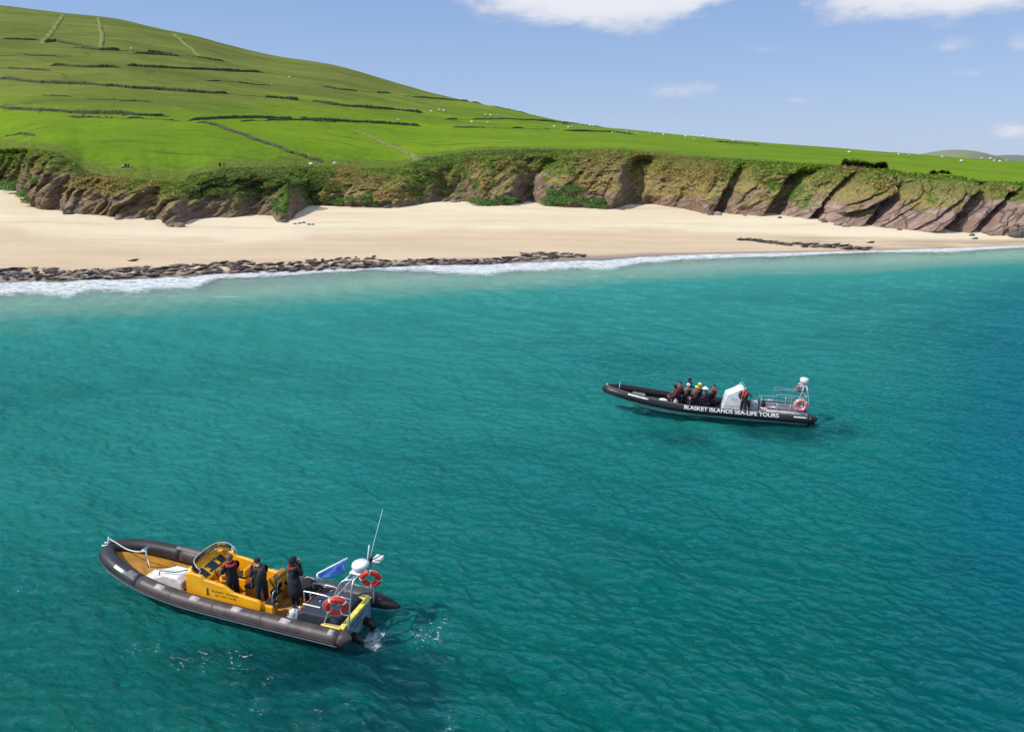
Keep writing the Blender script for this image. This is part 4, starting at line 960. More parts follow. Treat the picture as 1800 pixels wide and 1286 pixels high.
# A-frame
b = MB(); b.cs = True
for sy in (1, -1):
    b.pipe(catmull([(.95, sy*.80, .55), (.75, sy*.78, 1.35), (.55, sy*.70, 2.05), (.38, sy*.60, 2.20), (.15, sy*.55, 2.22)], 6), .03, 8)
    b.pipe(catmull([(-.05, sy*.82, .60), (.0, sy*.80, 1.35), (.05, sy*.72, 2.05), (.10, sy*.60, 2.22)], 6), .03, 8)
    b.pipe([(.80, sy*.78, 1.15), (-.02, sy*.80, 1.15)], .024, 8); b.pipe([(.66, sy*.75, 1.70), (.01, sy*.77, 1.70)], .024, 8)
b.pipe([(.10, .60, 2.22), (.10, -.60, 2.22)], .03, 8); b.pipe([(.40, .60, 2.20), (.40, -.60, 2.20)], .03, 8); b.pipe([(.70, .76, 1.55), (.70, -.76, 1.55)], .026, 8)
af = b.build('radar_arch', steel, B1)
MB().box((.25, -.02, 2.25), (.42, .62, .03), bev=.01).build('arch_shelf', white, af)
MB().box((.74, -.38, 1.42), (.03, .55, .30), bev=.01).build('arch_panel', mat('pale_panel', (.55, .58, .62), .5), af)
b = MB(); b.cs = True; b.lathe([(.02, 0), (.27, .0), (.285, .03), (.288, .08), (.28, .12), (.24, .15), (.11, .165), (.01, .17)], (.22, .0, 2.36), 28); b.build('radar_dome', white, B1)
b = MB(); b.cs = True; b.lathe([(.05, 0), (.05, .12)], (.22, .0, 2.26), 12); b.build('radar_mount', black, B1)
b = MB(); b.cs = True; b.pipe([(.15, -.52, 2.2), (.12, -.68, 2.95), (.05, -.90, 3.95)], [.016, .012, .006], 6); b.build('whip_aerial', retro, B1)
b = MB(); b.cs = True; b.pipe([(.10, -.28, 2.25), (.10, -.28, 2.98)], .024, 8); b.build('short_aerial', retro, B1)
b = MB(); b.cs = True; b.ball((.05, -.42, 2.42), (.07, .07, .10), 10, 6); b.pipe([(.05, -.42, 2.22), (.05, -.42, 2.40)], .02, 6); b.pipe([(.05, -.50, 2.35), (-.25, -.72, 2.50)], .018, 6); b.build('navigation_light', black, B1)
MB().box((-.05, -.78, 2.22), (.30, .34, .02)).build('light_bracket', retro, B1); MB().box((-.05, -.78, 2.31), (.28, .30, .02)).build('light_bracket', retro, B1)
# flag, wrapped round a raked staff
fo_ = root('flag', M1, 'blue flag with a white edge furled beside the white radar dome', 'flag')
b = MB(); b.cs = True; rows = 10; cols = 12; V = []
for i in range(rows):
    for j in range(cols):
        f, g_ = i/(rows-1), j/(cols-1); V.append((.95-.75*g_+.08*math.sin(g_*7+f*2)*.5, .62-.62*g_+.06*f, 2.46+.34*g_-.50*f*(.45+.55*g_)+.03*math.sin(g_*9)))
b.add(V, [(i*cols+j, i*cols+j+1, (i+1)*cols+j+1, (i+1)*cols+j) for i in range(rows-1) for j in range(cols-1)])
x_ = b.build('flag_cloth', blueflag, fo_); x_.modifiers.new('s', 'SOLIDIFY').thickness = .012
b = MB(); b.cs = True; b.pipe([(.18, -.04, 2.84), (.97, .64, 2.46)], .032, 8); b.build('flag_edge', patch_white, fo_)
b = MB(); b.cs = True; b.pipe([(.97, .64, 2.46), (.96, .66, 2.34), (.82, .56, 2.22)], .035, 8); b.build('flag_hem', patch_white, fo_)
b = MB(); b.cs = True; b.pipe([(.20, .10, 2.3), (.30, .10, 2.62)], .016, 6); b.build('flag_staff', steel, fo_)
# life rings: plane normals roughly along the boat
life_ring(M1, (.12, .90, 1.55), .31, .10, Matrix.Rotation(math.radians(22), 3, 'Z') @ Matrix.Rotation(math.radians(78), 3, 'X'), red, 'red life ring hanging low on the port side of the radar arch', .2)
life_ring(M1, (-.30, -.72, 1.72), .30, .10, Matrix.Rotation(math.radians(15), 3, 'Z') @ Matrix.Rotation(math.radians(75), 3, 'X'), red, 'red life ring hanging higher at the stern below the aerials', .8)
# transom
tr_ = MB().prism([(-.90, -.10), (-.93, .70), (.93, .70), (.90, -.10)], -.12, .0, 'yz').build('transom', paleblue, B1)
MB().box((-.06, 0, .745), (.20, 1.96, .09), bev=.02).build('transom_cap', lemon, B1)
flat_text('BLASKET', (-.1245, .42, .42), (0, -1, 0), (0, 0, 1), .85, .14, lettering, tr_, bold=.02)
flat_text('ISLAND', (-.1245, .25, .24), (0, -1, 0), (0, 0, 1), .55, .11, lettering, tr_, bold=.02)
for sy in (1, -1): MB().box((.35, sy*.91, .66), (.85, .10, .08), bev=.02).build('side_coaming', lemon, B1)
MB().box((.35, .87, .72), (.60, .04, .05), rz=.06).build('coaming_rope', mat('tan_rope', (.5, .36, .18), .8, scale=20), B1)
for y in (.45, -.45):
    b = MB(); b.cs = True; b.pipe([(-.14, y, .12), (-.42, y, .05), (-.52, y, -.25)], [.16, .14, .10], 12); b.build('stern_drive', black, B1)
# the arch stands right at the transom, its top over the stern
for o_ in B1.children:
    if o_.name.split('.')[0] in ('radar_arch', 'radar_dome', 'radar_mount', 'whip_aerial', 'short_aerial', 'navigation_light', 'light_bracket'):
        for oo in (o_, *o_.children):
            for v_ in oo.data.vertices:
                h_ = max(0, v_.co.z-.6); v_.co = (v_.co.x-.22-.16*h_, v_.co.y*1.06-.03*h_, .6+h_*1.13)
# things on the rim of the console
b = MB(); b.cs = True; b.pipe([(5.7, -.86, 1.42), (5.7, -.86, 1.62)], .05, 10); b.ball((5.7, -.86, 1.68), (.07, .07, .07), 10, 6); b.build('searchlight', white, B1)

# people in the near boat (positions read off the photograph at head height)
def boatpos(M, px, py, z):
    p = at(px, py, z); q = M.inverted() @ p; return q.x, q.y
hx, hy = boatpos(M1, 405, 986, 2.18)
person((hx, hy, .36), math.radians(-28), 'person with curly brown hair and red collar standing at the yellow helm', arms=('lap', 'phone'), vest=(.45, .02, .02), full=False, hairstyle='curly', nod=10, lean=3, turn=-10, parentM=M1, scale=1.14)
hx, hy = boatpos(M1, 452, 1000, 2.02)
person((hx-.12, hy, .36), math.radians(-35), 'person in black with dark cap and rucksack looking down at a phone', arms=('phone', 'phone'), vest=(.10, .02, .025), full=False, hairstyle='cap', hair=(.012, .012, .014), nod=35, lean=14, parentM=M1, backpack=(.03, .028, .022), scale=1.14)
hx, hy = boatpos(M1, 521, 1068, .36)
person((hx, hy, .36), math.radians(-118), 'person in a hooded black coat standing alone behind the yellow seats', arms=('face', 'face'), vest=(.22, .03, .03), full=False, hairstyle='short', hood=(.012, .012, .014), nod=0, parentM=M1, scale=1.18, coat=True)

# ------------------------------------------------------------------ far boat
L2 = 12.75
B2 = root('inflatable_boat', M2, 'long black inflatable tour boat with white lettering and a white console', 'boat')
T2 = Tube(L2, 1.15, .27, .52, 1.12, 7.6, .10)
T2.section(0.02, T2.len-.02, 'tube', rubber_black, B2); T2.cone(.02, .55, rubber_black, B2); T2.cone(T2.len-.02, .35, rubber_black, B2)
T2.strip(.0, T2.len, 62, 100, 1.0, 'walkway_strip', mat('dark_grey_top_strip', (.085, .075, .078), .6), B2, th=.012)
T2.strip(.0, T2.len, -8, 6, 1.0, 'rubbing_strake', rubber_black, B2, th=.12)
T2.strip(.0, T2.len, -34, -22, 1.0, 'rubbing_strake', rubber_black, B2, th=.11)
T2.strip(T2.s_of_x(.25), T2.s_of_x(1.05), 35, 48, 1.0, 'tube_patch', patch_white, B2, th=.02)
T2.strip(T2.s_of_x(10.0), T2.s_of_x(11.3), 38, 58, 1.0, 'tube_patch', patch_white, B2, th=.02)
T2.text('BLASKET ISLANDS SEA-LIFE TOURS', T2.s_of_x(7.75), T2.s_of_x(1.95), 14, .25, letterw, B2, bold=.02, k=1.035)
hull(T2, L2, 1.15, 'hull', hullw, B2, zk=-.35, inset=.04, frac=.985)
deck(T2, L2, .2, .34, 'deck', mat('dark_deck', (.035, .035, .04), .7), B2, x1f=.98, rise=.12)
MB().box((10.6, .1, .80), (.85, .8, .30), ry=-.1, bev=.04).build('bow_locker', mat('grey_locker', (.20, .18, .18), .5), B2)
b = MB(); b.cs = True; b.pipe(catmull([(11.9, .5, 1.2), (11.9, .45, 1.55), (11.9, -.45, 1.55), (11.9, -.5, 1.2)], 5), .025, 6); b.pipe([(12.6, .1, 1.3), (12.75, 0, 1.5)], .03, 6); b.build('bow_rail', steel, B2)
blob('bag', (9.05, .55, .78), (.30, .2, .16), patch_white, 'small white bundle lying inside the bow of the black boat', 'bag', 9, M=M2, amp=.12)
blob('bag', (8.25, .62, .72), (.14, .16, .30), mat('cream_bag', (.6, .52, .3), .8, dirt=(.3, .25, .12)), 'cream bag in front of the foremost passenger of the black boat', 'bag', 11, M=M2, amp=.2)
# console: white wedge
cp = [(5.32, .36), (5.08, 1.52), (4.68, 1.72), (4.33, 1.95), (4.10, 2.02), (4.00, 1.95), (3.60, .36)]
cs = MB().prism(cp, -.52, .52).build('console', white, B2); bv = cs.modifiers.new('b', 'BEVEL'); bv.width = .06; bv.segments = 3; bv.limit_method = 'ANGLE'
flat_text('SEA LIFE', (4.75, .522, 1.22), (-1, 0, 0), (0, 0, 1), .34, .07, lettering, cs); flat_text('TOURS', (4.65, .522, 1.11), (-1, 0, 0), (0, 0, 1), .24, .05, lettering, cs)
MB().box((4.50, .524, .80), (1.35, .012, .035)).build('console_seam', mat('grey_seam', (.4, .4, .42), .5), cs)
MB().box((4.45, .524, .55), (.12, .012, .06)).build('latch', black, cs)
MB().box((3.80, 0, 1.60), (.05, .8, .35), ry=.2).build('instrument_panel', black, cs)
b = MB(); b.cs = True; b.pipe(catmull([(4.28, .45, 2.0), (4.08, .40, 2.16), (4.08, -.40, 2.16), (4.28, -.45, 2.0)], 5), .018, 6); b.build('screen_rail', steel, cs)
MB().box((3.25, .05, .74), (.42, .6, .75), bev=.08).build('leaning_post', mat('pale_leaning_post', (.55, .57, .62), .5), B2)
b = MB(); b.cs = True; b.pipe(catmull([(3.05, .5, .4), (2.95, .5, 1.35), (2.95, 0, 1.45), (2.95, -.5, 1.35), (3.05, -.5, .4)], 6), .022, 6); b.build('post_hoop', steel, B2)
MB().box((2.75, .45, .62), (.45, .35, .45), bev=.04).build('cooler_box', mat('pinkish_box', (.62, .52, .50), .6), B2)
# passenger seats
seats = [(8.15, .40), (8.0, -.30), (7.5, .05), (7.4, -.50), (7.0, .42), (6.75, -.25), (6.35, .42), (5.85, -.20)]
for (x, y) in seats:
    j = link('jockey_seat', None, B2); j.location = (x, y, 0)
    MB().box((0, 0, .58), (.50, .26, .44), bev=.04).build('seat_pedestal', black, j); MB().box((0, 0, .83), (.52, .30, .10), bev=.04).build('seat_cushion', blackcloth, j)
    b = MB(); b.cs = True; b.pipe([(.32, 0, .36), (.32, 0, 1.05)], .022, 6); b.pipe([(.32, -.13, 1.05), (.32, .13, 1.05)], .022, 6); b.build('grab_handle', steel, j)
G = 'passengers seated in the black boat'
mar = (.13, .02, .035); 
PP = [((8.15, .40), 'foremost seated passenger in a maroon jacket and grey hood, bent forward', dict(top=mar, legs=(.02,)*3, hairstyle='short', hood=(.10, .10, .12), lean=18)),
      ((8.0, -.30), 'seated passenger in dark clothes and red life jacket beyond the foremost one', dict(vest=(.35, .05, .04), hair=(.03, .02, .015))),
      ((7.5, .05), 'seated passenger with a pale grey helmet, in the middle of the black boat group', dict(hairstyle='helmet', hair=(.55, .62, .62), vest=(.5, .12, .05))),
      ((7.4, -.50), 'seated passenger with a dark hood on the far side of the group', dict(hood=(.015, .02, .025))),
      ((7.0, .42), 'seated passenger with a lime yellow helmet just behind the pale helmet', dict(hairstyle='helmet', hair=(.62, .72, .06), vest=(.35, .05, .03))),
      ((6.75, -.25), 'seated passenger with lime yellow helmet and orange collar, nearer the console', dict(hairstyle='helmet', hair=(.66, .74, .12), vest=(.6, .16, .03))),
      ((6.35, .42), 'seated passenger in a white sun hat and plum jacket nearest the lettering', dict(top=(.07, .025, .06), hairstyle='hat', hair=(.8, .8, .8), lean=8)),
      ((5.85, -.20), 'rearmost seated passenger in a bright red life jacket beside the white console', dict(vest=(.55, .02, .02), hair=(.03, .02, .015)))]
for (x, y), lab, kw in PP: person((x-.05, y, .86), math.radians(random.uniform(-15, 15)+4), lab, 'sit', arms=('lap', 'lap'), group=G, parentM=M2, nod=12, turn=random.uniform(-20, 20), scale=1.12, **kw)
person((7.35, -.75, .36), math.radians(180), 'passenger standing on the far side of the group in a black coat', top=(.012, .014, .018), hood=(.02, .022, .03), arms=('lap', 'down'), group=None, parentM=M2, scale=.98)
hx, hy = boatpos(M2, 1303, 684, 2.0)
person((4.02, .72, .36), math.radians(65), 'skipper in black with a red collar standing beside the white console', arms=('out', 'hip'), vest=(.62, .05, .03), hair=(.45, .36, .28), hairstyle='short', parentM=M2, turn=-20, scale=1.04)
# stern deck rails, arch
MB().box((1.35, .72, .72), (2.5, .10, .16), bev=.02).build('side_bench', white, B2); MB().box((1.35, -.72, .72), (2.5, .10, .16), bev=.02).build('side_bench', white, B2)
MB().box((1.4, 0, .60), (2.3, 1.3, .50), bev=.05).build('engine_cover', mat('grey_engine_cover', (.13, .12, .13), .6), B2)
b = MB(); b.cs = True
for sy in (1, -1):
    b.pipe(catmull([(2.65, sy*.72, .75), (2.65, sy*.72, 1.22), (2.55, sy*.72, 1.28), (.6, sy*.72, 1.28)], 5), .022, 6); b.pipe([(2.65, sy*.72, 1.02), (.6, sy*.72, 1.02)], .018, 6)
    for x in (2.0, 1.2): b.pipe([(x, sy*.72, .78), (x, sy*.72, 1.28)], .02, 6)
b.build('deck_rail', steel, B2)
b = MB(); b.cs = True
for sy in (1, -1):
    b.pipe(catmull([(.85, sy*.75, .7), (.78, sy*.74, 1.5), (.55, sy*.60, 2.35)], 6), .03, 8); b.pipe(catmull([(.1, sy*.75, .7), (.15, sy*.74, 1.5), (.32, sy*.60, 2.35)], 6), .03, 8)
    b.pipe([(.80, sy*.75, 1.2), (.12, sy*.75, 1.2)], .022, 6); b.pipe(catmull([(2.1, sy*.5, 1.72), (1.9, sy*.5, 1.80), (.3, sy*.70, 1.82)], 4), .02, 6)
b.pipe([(.55, .60, 2.35), (.55, -.60, 2.35)], .03, 8); b.pipe([(.32, .60, 2.35), (.32, -.60, 2.35)], .03, 8); b.pipe([(.3, .7, 1.82), (.3, -.7, 1.82)], .025, 8)
b.pipe(catmull([(2.2, .1, 1.30), (2.15, .1, 2.05), (2.0, .1, 2.15), (.5, .1, 2.10)], 5), .016, 6)
b.build('radar_arch', steel, B2)
b = MB(); b.cs = True; b.pipe([(.42, 0, 2.35), (.42, 0, 2.62)], .06, 8); b.build('radar_mount', steel, B2)
b = MB(); b.cs = True; b.lathe([(.02, 0), (.25, 0), (.26, .04), (.26, .20), (.23, .25), (.02, .26)], (.42, 0, 2.62), 24); b.build('radar_dome', white, B2)
MB().box((.42, .0, 2.40), (.34, .9, .05), bev=.01).build('arch_shelf', mat('pink_grey_shelf', (.5, .38, .38), .5), B2)
life_ring(M2, (.62, .82, 1.32), .32, .10, Matrix.Rotation(math.radians(88), 3, 'X'), pinkred, 'faded pinkish red life ring with white bands on the stern of the black boat', .1)
life_ring(M2, (.42, -.50, 2.0), .22, .08, Matrix.Rotation(math.radians(60), 3, 'X'), mat('dark_red_ring', (.42, .05, .06), .5), 'dark red life ring high under the radar of the black boat', .4)
b = MB(); b.cs = True
for y in (.35, -.35): b.pipe([(-.05, y, .15), (-.42, y, .08), (-.5, y, -.3)], [.16, .14, .1], 10)
b.build('stern_drive', black, B2); MB().prism([(-.9, -.2), (-.93, .66), (.93, .66), (.9, -.2)], -.1, .02, 'yz').build('transom', rubber_black, B2)
blob('bag', (2.75, .2, 1.0), (.25, .22, .2), blackcloth, 'dark bundle on the rail in front of the stern deck of the black boat', 'bag', 15, M=M2, amp=.2)

# ------------------------------------------------------------------ seals along the surf
sealm = [mat('seal_fur_brown', (.11, .072, .052), .5, scale=2.2, dirt=(.035, .026, .022)), mat('seal_fur_grey', (.20, .160, .125), .5, scale=2.5, dirt=(.07, .05, .04)),
         mat('seal_fur_tan', (.36, .27, .18), .6, scale=2.2, dirt=(.12, .085, .06)), mat('seal_fur_black', (.028, .022, .022), .4, scale=2)]
def seal_mesh(k, m):
    rr = random.Random(k); b = MB(); b.cs = True; bend = rr.uniform(-.5, .5); lift = rr.uniform(.05, .38); tl = rr.uniform(0, .22); rings = []
    prof = [(0, .05, .04), (.08, .10, .07), (.22, .20, .16), (.42, .30, .25), (.62, .31, .27), (.78, .23, .21), (.87, .15, .15), (.93, .145, .14), (.985, .09, .09), (1.02, .03, .03)]
    def c(f): 
        return Vector((-1.1+2.2*f, bend*(f-.5)**2*1.6, .22+lift*max(0, f-.62)**1.4*3.2+tl*max(0, .2-f)*3))
    for f, wy, hz_ in prof:
        p = c(f); bz = min(p.z-.01, hz_)
        rings.append([(p.x, p.y+wy*math.cos(a), max(.0, p.z+(hz_ if math.sin(a) > 0 else hz_*.9)*math.sin(a)-(.22-min(.22, hz_))*(1 if f < .7 else .4))) for a in [2*math.pi*j/9 for j in range(9)]])
    b.loft(rings)
    for sy in (1, -1):
        q = c(.66); b.loft([[(q.x+.1, q.y+sy*.22, .14), (q.x-.08, q.y+sy*.22, .16), (q.x-.08, q.y+sy*.22, .10)], [(q.x-.08, q.y+sy*.50, .03), (q.x-.26, q.y+sy*.46, .04), (q.x-.22, q.y+sy*.46, .01)]])
        q = c(0); b.loft([[(q.x+.05, q.y+sy*.01, q.z+.02), (q.x+.05, q.y+sy*.06, q.z), (q.x+.05, q.y+sy*.03, q.z-.04)], [(q.x-.26, q.y+sy*.04, q.z+.02), (q.x-.24, q.y+sy*.20, q.z+.02), (q.x-.25, q.y+sy*.10, q.z-.02)]])
    return b.mesh('seal', m)
SM = [seal_mesh(100+k, sealm[[0, 1, 0, 2, 3, 1, 0, 3][k % 8]]) for k in range(16)]
def seal(px, py, label, group=None, s=1.0, yaw=None, k=None):
    p = on_beach(px, py); o = link('seal', SM[k if k is not None else random.randrange(16)])
    o.location = p+Vector((0, 0, -.03)); o.rotation_euler = (random.uniform(-.06, .06), 0, yaw if yaw is not None else random.uniform(0, 6.28)); o.scale = (s,)*3
    tag(o, label, 'seal', group); return o
topb = [(0, 472), (60, 470), (100, 474), (200, 473), (300, 464), (420, 458), (470, 462), (550, 456), (600, 453), (650, 449), (700, 456), (790, 455), (830, 457), (900, 449), (950, 443), (1000, 446), (1030, 448)]
botb = [(0, 492), (100, 491), (200, 488), (300, 484), (400, 479), (480, 477), (560, 474), (640, 471), (720, 469), (800, 464), (880, 462), (950, 455), (1030, 449)]
n_main = 0; GS = 'seals hauled out in the long band along the surf'
tries = 0; placed = []
while n_main < 246 and tries < 9000:
    tries += 1; px = random.uniform(-4, 1026); y0 = np.interp(px, *zip(*topb)); y1 = np.interp(px, *zip(*botb)); py = random.uniform(y0, y1)
    if any(abs(px-a_) < 9 and abs(py-b_) < 2.6 for a_, b_ in placed): continue
    placed.append((px, py)); kk_ = random.randrange(16)
    lab = '%s seal in the %s third of the crowded shore band, %s edge' % (['dark brown', 'grey', 'dark brown', 'tan', 'blackish', 'grey', 'dark brown', 'blackish'][kk_ % 8], 'left' if px < 342 else ('middle' if px < 685 else 'right'), 'upper' if py < (y0+y1)/2 else 'water')
    seal(px, py+2, lab, GS, random.uniform(.65, 1.1), random.gauss(random.choice((0, math.pi)), .75), kk_); n_main += 1
G2 = 'seals in the thin group on the sand to the right'
for i in range(50):
    f = i/49; px = 1297+f*228+random.uniform(-3, 3); yc = np.interp(px, [1297, 1340, 1380, 1420, 1460, 1525], [421, 425, 430, 432, 434, 438]); 
    sp = np.interp(px, [1297, 1380, 1420, 1525], [1.0, 1.2, 4, 3]); seal(px, yc+random.uniform(-sp, sp), 'dark seal in the %s of the thin group on sand, right' % ('left tail' if px < 1385 else ('crowded middle' if px < 1460 else 'right end')), G2, random.uniform(.7, .95), random.gauss(0, .5), random.choice([0, 4, 7, 2, 6]))
seal(234, 459, 'lone dark seal on dry sand above the left half of the crowded band', None, .8, .1, 4)
seal(193, 491, 'lone dark seal at the edge of the foam below the crowded band', None, .7, 1.4, 4)
seal(1531, 427, 'lone dark seal on sand just right of the thin group', None, .8, .2, 4)
seal(1714, 420, 'lone dark seal near the rocks at the far right of the beach', None, .7, .2, 4)
b = MB()
sf = MB(); sf.cs = True
for i in range(90):        # the rest, densest where the band is thickest
    px = random.uniform(0, 1000); y0 = np.interp(px, *zip(*topb)); y1 = np.interp(px, *zip(*botb)); p = on_beach(px, random.uniform(y0, y1)+1)
    me = SM[random.randrange(16)]; R = Matrix.Translation(p+Vector((0, 0, -.05))) @ Matrix.Rotation(random.uniform(0, 6.28), 4, 'Z') @ Matrix.Scale(random.uniform(.6, .85), 4)
    sf.add([R @ v_.co for v_ in me.vertices], [tuple(p_.vertices) for p_ in me.polygons])
o = sf.build('seal_colony', sealm[0]); tag(o, 'remaining dark seals packed between the others along the waterline', 'seals', kind='stuff')
# small stones on the upper beach
stn = mat('beach_stone', (.10, .085, .08), .8, scale=6)
for k, (px, py) in enumerate([(519, 394), (527, 393), (534, 392), (543, 395), (550, 395), (1788, 416), (2, 333)]):
    r = (.35 if k < 5 else 1.6)*random.uniform(.8, 1.2); p = on_beach(px, py)
    b = MB(); b.ball((0, 0, 0), (r*1.3, r, r*.6), 8, 5); 
    b.v = [(x+random.uniform(-.15, .15)*r, y+random.uniform(-.15, .15)*r, z+random.uniform(-.1, .1)*r) for x, y, z in b.v]
    o = b.build('beach_rock', stn); o.location = p+Vector((0, 0, r*.2))
    tag(o, ['small dark stone nearest the foot of the grassy spur', 'second small dark stone right of the grassy spur', 'middle small dark stone in the row right of the grassy spur', 'fourth small dark stone in the row right of the grassy spur', 'last small dark stone in the row right of the grassy spur', 'low dark boulder at the right edge of the beach', 'boulder at the left edge of the beach under the ferns'][k], 'rock')

# ------------------------------------------------------------------ sheep
woolm = mat('sheep_wool', (.78, .76, .70), .95, scale=5); sheadm = mat('sheep_face', (.35, .32, .28), .8)
def sheep_mesh():
    b = MB(); b.cs = True; b.ball((0, 0, .62), (.55, .27, .30), 12, 8); b.ball((.32, 0, .66), (.26, .22, .24), 10, 6)
    b.cm = 1; b.pipe([(.50, 0, .74), (.66, 0, .66), (.80, 0, .56)], [.11, .105, .06], 8)
    for sx in (.32, -.34):
        for sy in (.13, -.13): b.pipe([(sx, sy, .42), (sx, sy, .02)], [.055, .035], 6)
    for sy in (1, -1): b.pipe([(.60, sy*.06, .76), (.57, sy*.19, .73)], [.03, .02], 5)
    return b.mesh('sheep', [woolm, sheadm])
SHM = sheep_mesh()
GSH = 'white sheep scattered over the green slope'
for (px, py) in [(758, 198), (772, 196), (780, 197), (853, 204), (862, 205), (876, 204), (829, 217), (858, 218), (915, 189), (928, 191), (942, 223), (974, 225), (999, 226), (1005, 225), (1037, 223), (1044, 223), (1076, 236),
                 (1101, 233), (1142, 236), (1151, 236), (1166, 239), (1205, 242), (1236, 242), (1268, 247), (1288, 249), (1492, 270), (1579, 274), (1597, 276), (1656, 278), (1689, 286), (1725, 281), (1740, 281),
                 (1747, 285), (1757, 286), (1768, 285), (478, 151), (509, 138), (231, 88), (547, 293), (589, 296), (700, 214), (1220, 247), (1120, 237)]:
    p = on_hill(px, py); o = link('sheep', SHM); o.location = p; o.rotation_euler = (0, 0, random.uniform(0, 6.28)); s_ = 1.15 if p.y < 420 else 1.4; o.scale = (s_,)*3
    tag(o, 'small white sheep grazing %s' % ('high on the left of the hill' if py < 160 else 'at the edge of the bracken' if px < 620 else 'on the centre of the slope' if px < 905 else 'under the skyline right of centre' if px < 1180 else 'along the skyline of the low right slope' if px < 1450 else 'on the far right slope near the distant hill'), 'sheep', GSH)
# walkers and a resting group on the slope
for (px, py, lab, yw) in [(387.5, 297, 'dark dressed walker on the grass, left of the pair above the bracken', 2.6), (394.5, 297, 'dark dressed walker on the grass, right of the pair above the bracken', .4)]:
    p = on_hill(px, py); person(tuple(p), yw, lab, 'walk', hairstyle='short', scale=1.02, legs=(.02, .02, .03))
for k, (px, py, c_, lab) in enumerate([(217, 294, (.55, .55, .55), 'pale dressed person sitting on the grass, leftmost of the resting group'), (221, 293, (.02,)*3, 'dark dressed person sitting in the middle of the resting group on the grass'),
                                       (226, 293.5, (.03, .03, .05), 'dark dressed person sitting right of centre in the resting group on the grass'), (230, 295, (.5, .48, .45), 'pale dressed person sitting at the right end of the resting group')]):
    p = on_hill(px, py); person((p.x, p.y, p.z-.02), -1.4+k*.3, lab, 'sit', top=c_, legs=(.03, .03, .04), hairstyle='short', arms=('lap', 'lap'), lean=5)

# ------------------------------------------------------------------ old field walls on the slope
wallm = mat('mossy_dark_stone', (.050, .055, .026), .95, scale=.25, dirt=(.085, .12, .02), bscale=3, bump=.3)
bankm = mat('grassed_bank', (.20, .23, .045), .95, scale=1.0, dirt=(.07, .10, .02), bscale=3, bump=.3)
def field_wall(pts, label, h=1.3, wd_=1.0, m=wallm, gaps=0.0, name='field_wall', seed=0, cat='wall'):
    rr = random.Random(seed+len(pts)*7); Q = []
    for (x0, y0), (x1, y1) in zip(pts, pts[1:]):
        n = max(2, int(math.hypot(x1-x0, y1-y0)/3))
        for k in range(n): Q.append((x0+(x1-x0)*k/n, y0+(y1-y0)*k/n))
    Q.append(pts[-1]); P = [on_hill(x, y) for x, y in Q]
    out = [P[0]]
    for a_, b_ in zip(P, P[1:]):
        n = max(1, int((b_-a_).length/1.6)); n = min(n, 60)
        for k in range(1, n+1): out.append(a_.lerp(b_, k/n))
    b = MB(); rings = []; on = True
    nz = rr.uniform(0, 100)
    for i, p in enumerate(out):
        t_ = (out[min(i+1, len(out)-1)]-out[max(0, i-1)]); t_.z = 0; t_ = t_.normalized() if t_.length > 0 else Vector((1, 0, 0)); sd_ = Vector((-t_.y, t_.x, 0))
        q = p+sd_*(float(vn(i*.15, nz))-.5)*1.6; q.z = hill_z(q.x, q.y)
        hh = h*(.55+.5*float(vn(i*.10, nz+9)))*(.85+.3*rr.random()); e_ = min(1, i/3, (len(out)-1-i)/3); hh *= max(.1, e_)
        if gaps and float(vn(i*.08, nz+20)) < gaps: hh = .04
        w2 = wd_*(.8+.4*rr.random())/2
        rings.append([q-sd_*w2*1.15+Vector((0, 0, -.5)), q-sd_*w2+Vector((0, 0, hh*.6)), q-sd_*w2*.45+Vector((0, 0, hh)), q+sd_*w2*.4+Vector((0, 0, hh*(.9+.15*rr.random()))), q+sd_*w2+Vector((0, 0, hh*.55)), q+sd_*w2*1.15+Vector((0, 0, -.5))])
    for k_ in range(0, len(out)-1, 2):      # tumbled stones and tufts beside the line
        if rr.random() < .75: continue
        p = out[k_]; q = Vector((p.x+rr.uniform(-2, 2), p.y+rr.uniform(-2.2, 2.2), 0)); q.z = hill_z(q.x, q.y)+.05; r_ = rr.uniform(.2, .55)*min(1, h); b.ball(q, (r_*1.6, r_, r_*.8), 5, 3)
    b.loft(rings); o = b.build(name, m); tag(o, label, cat, kind='thing'); return o
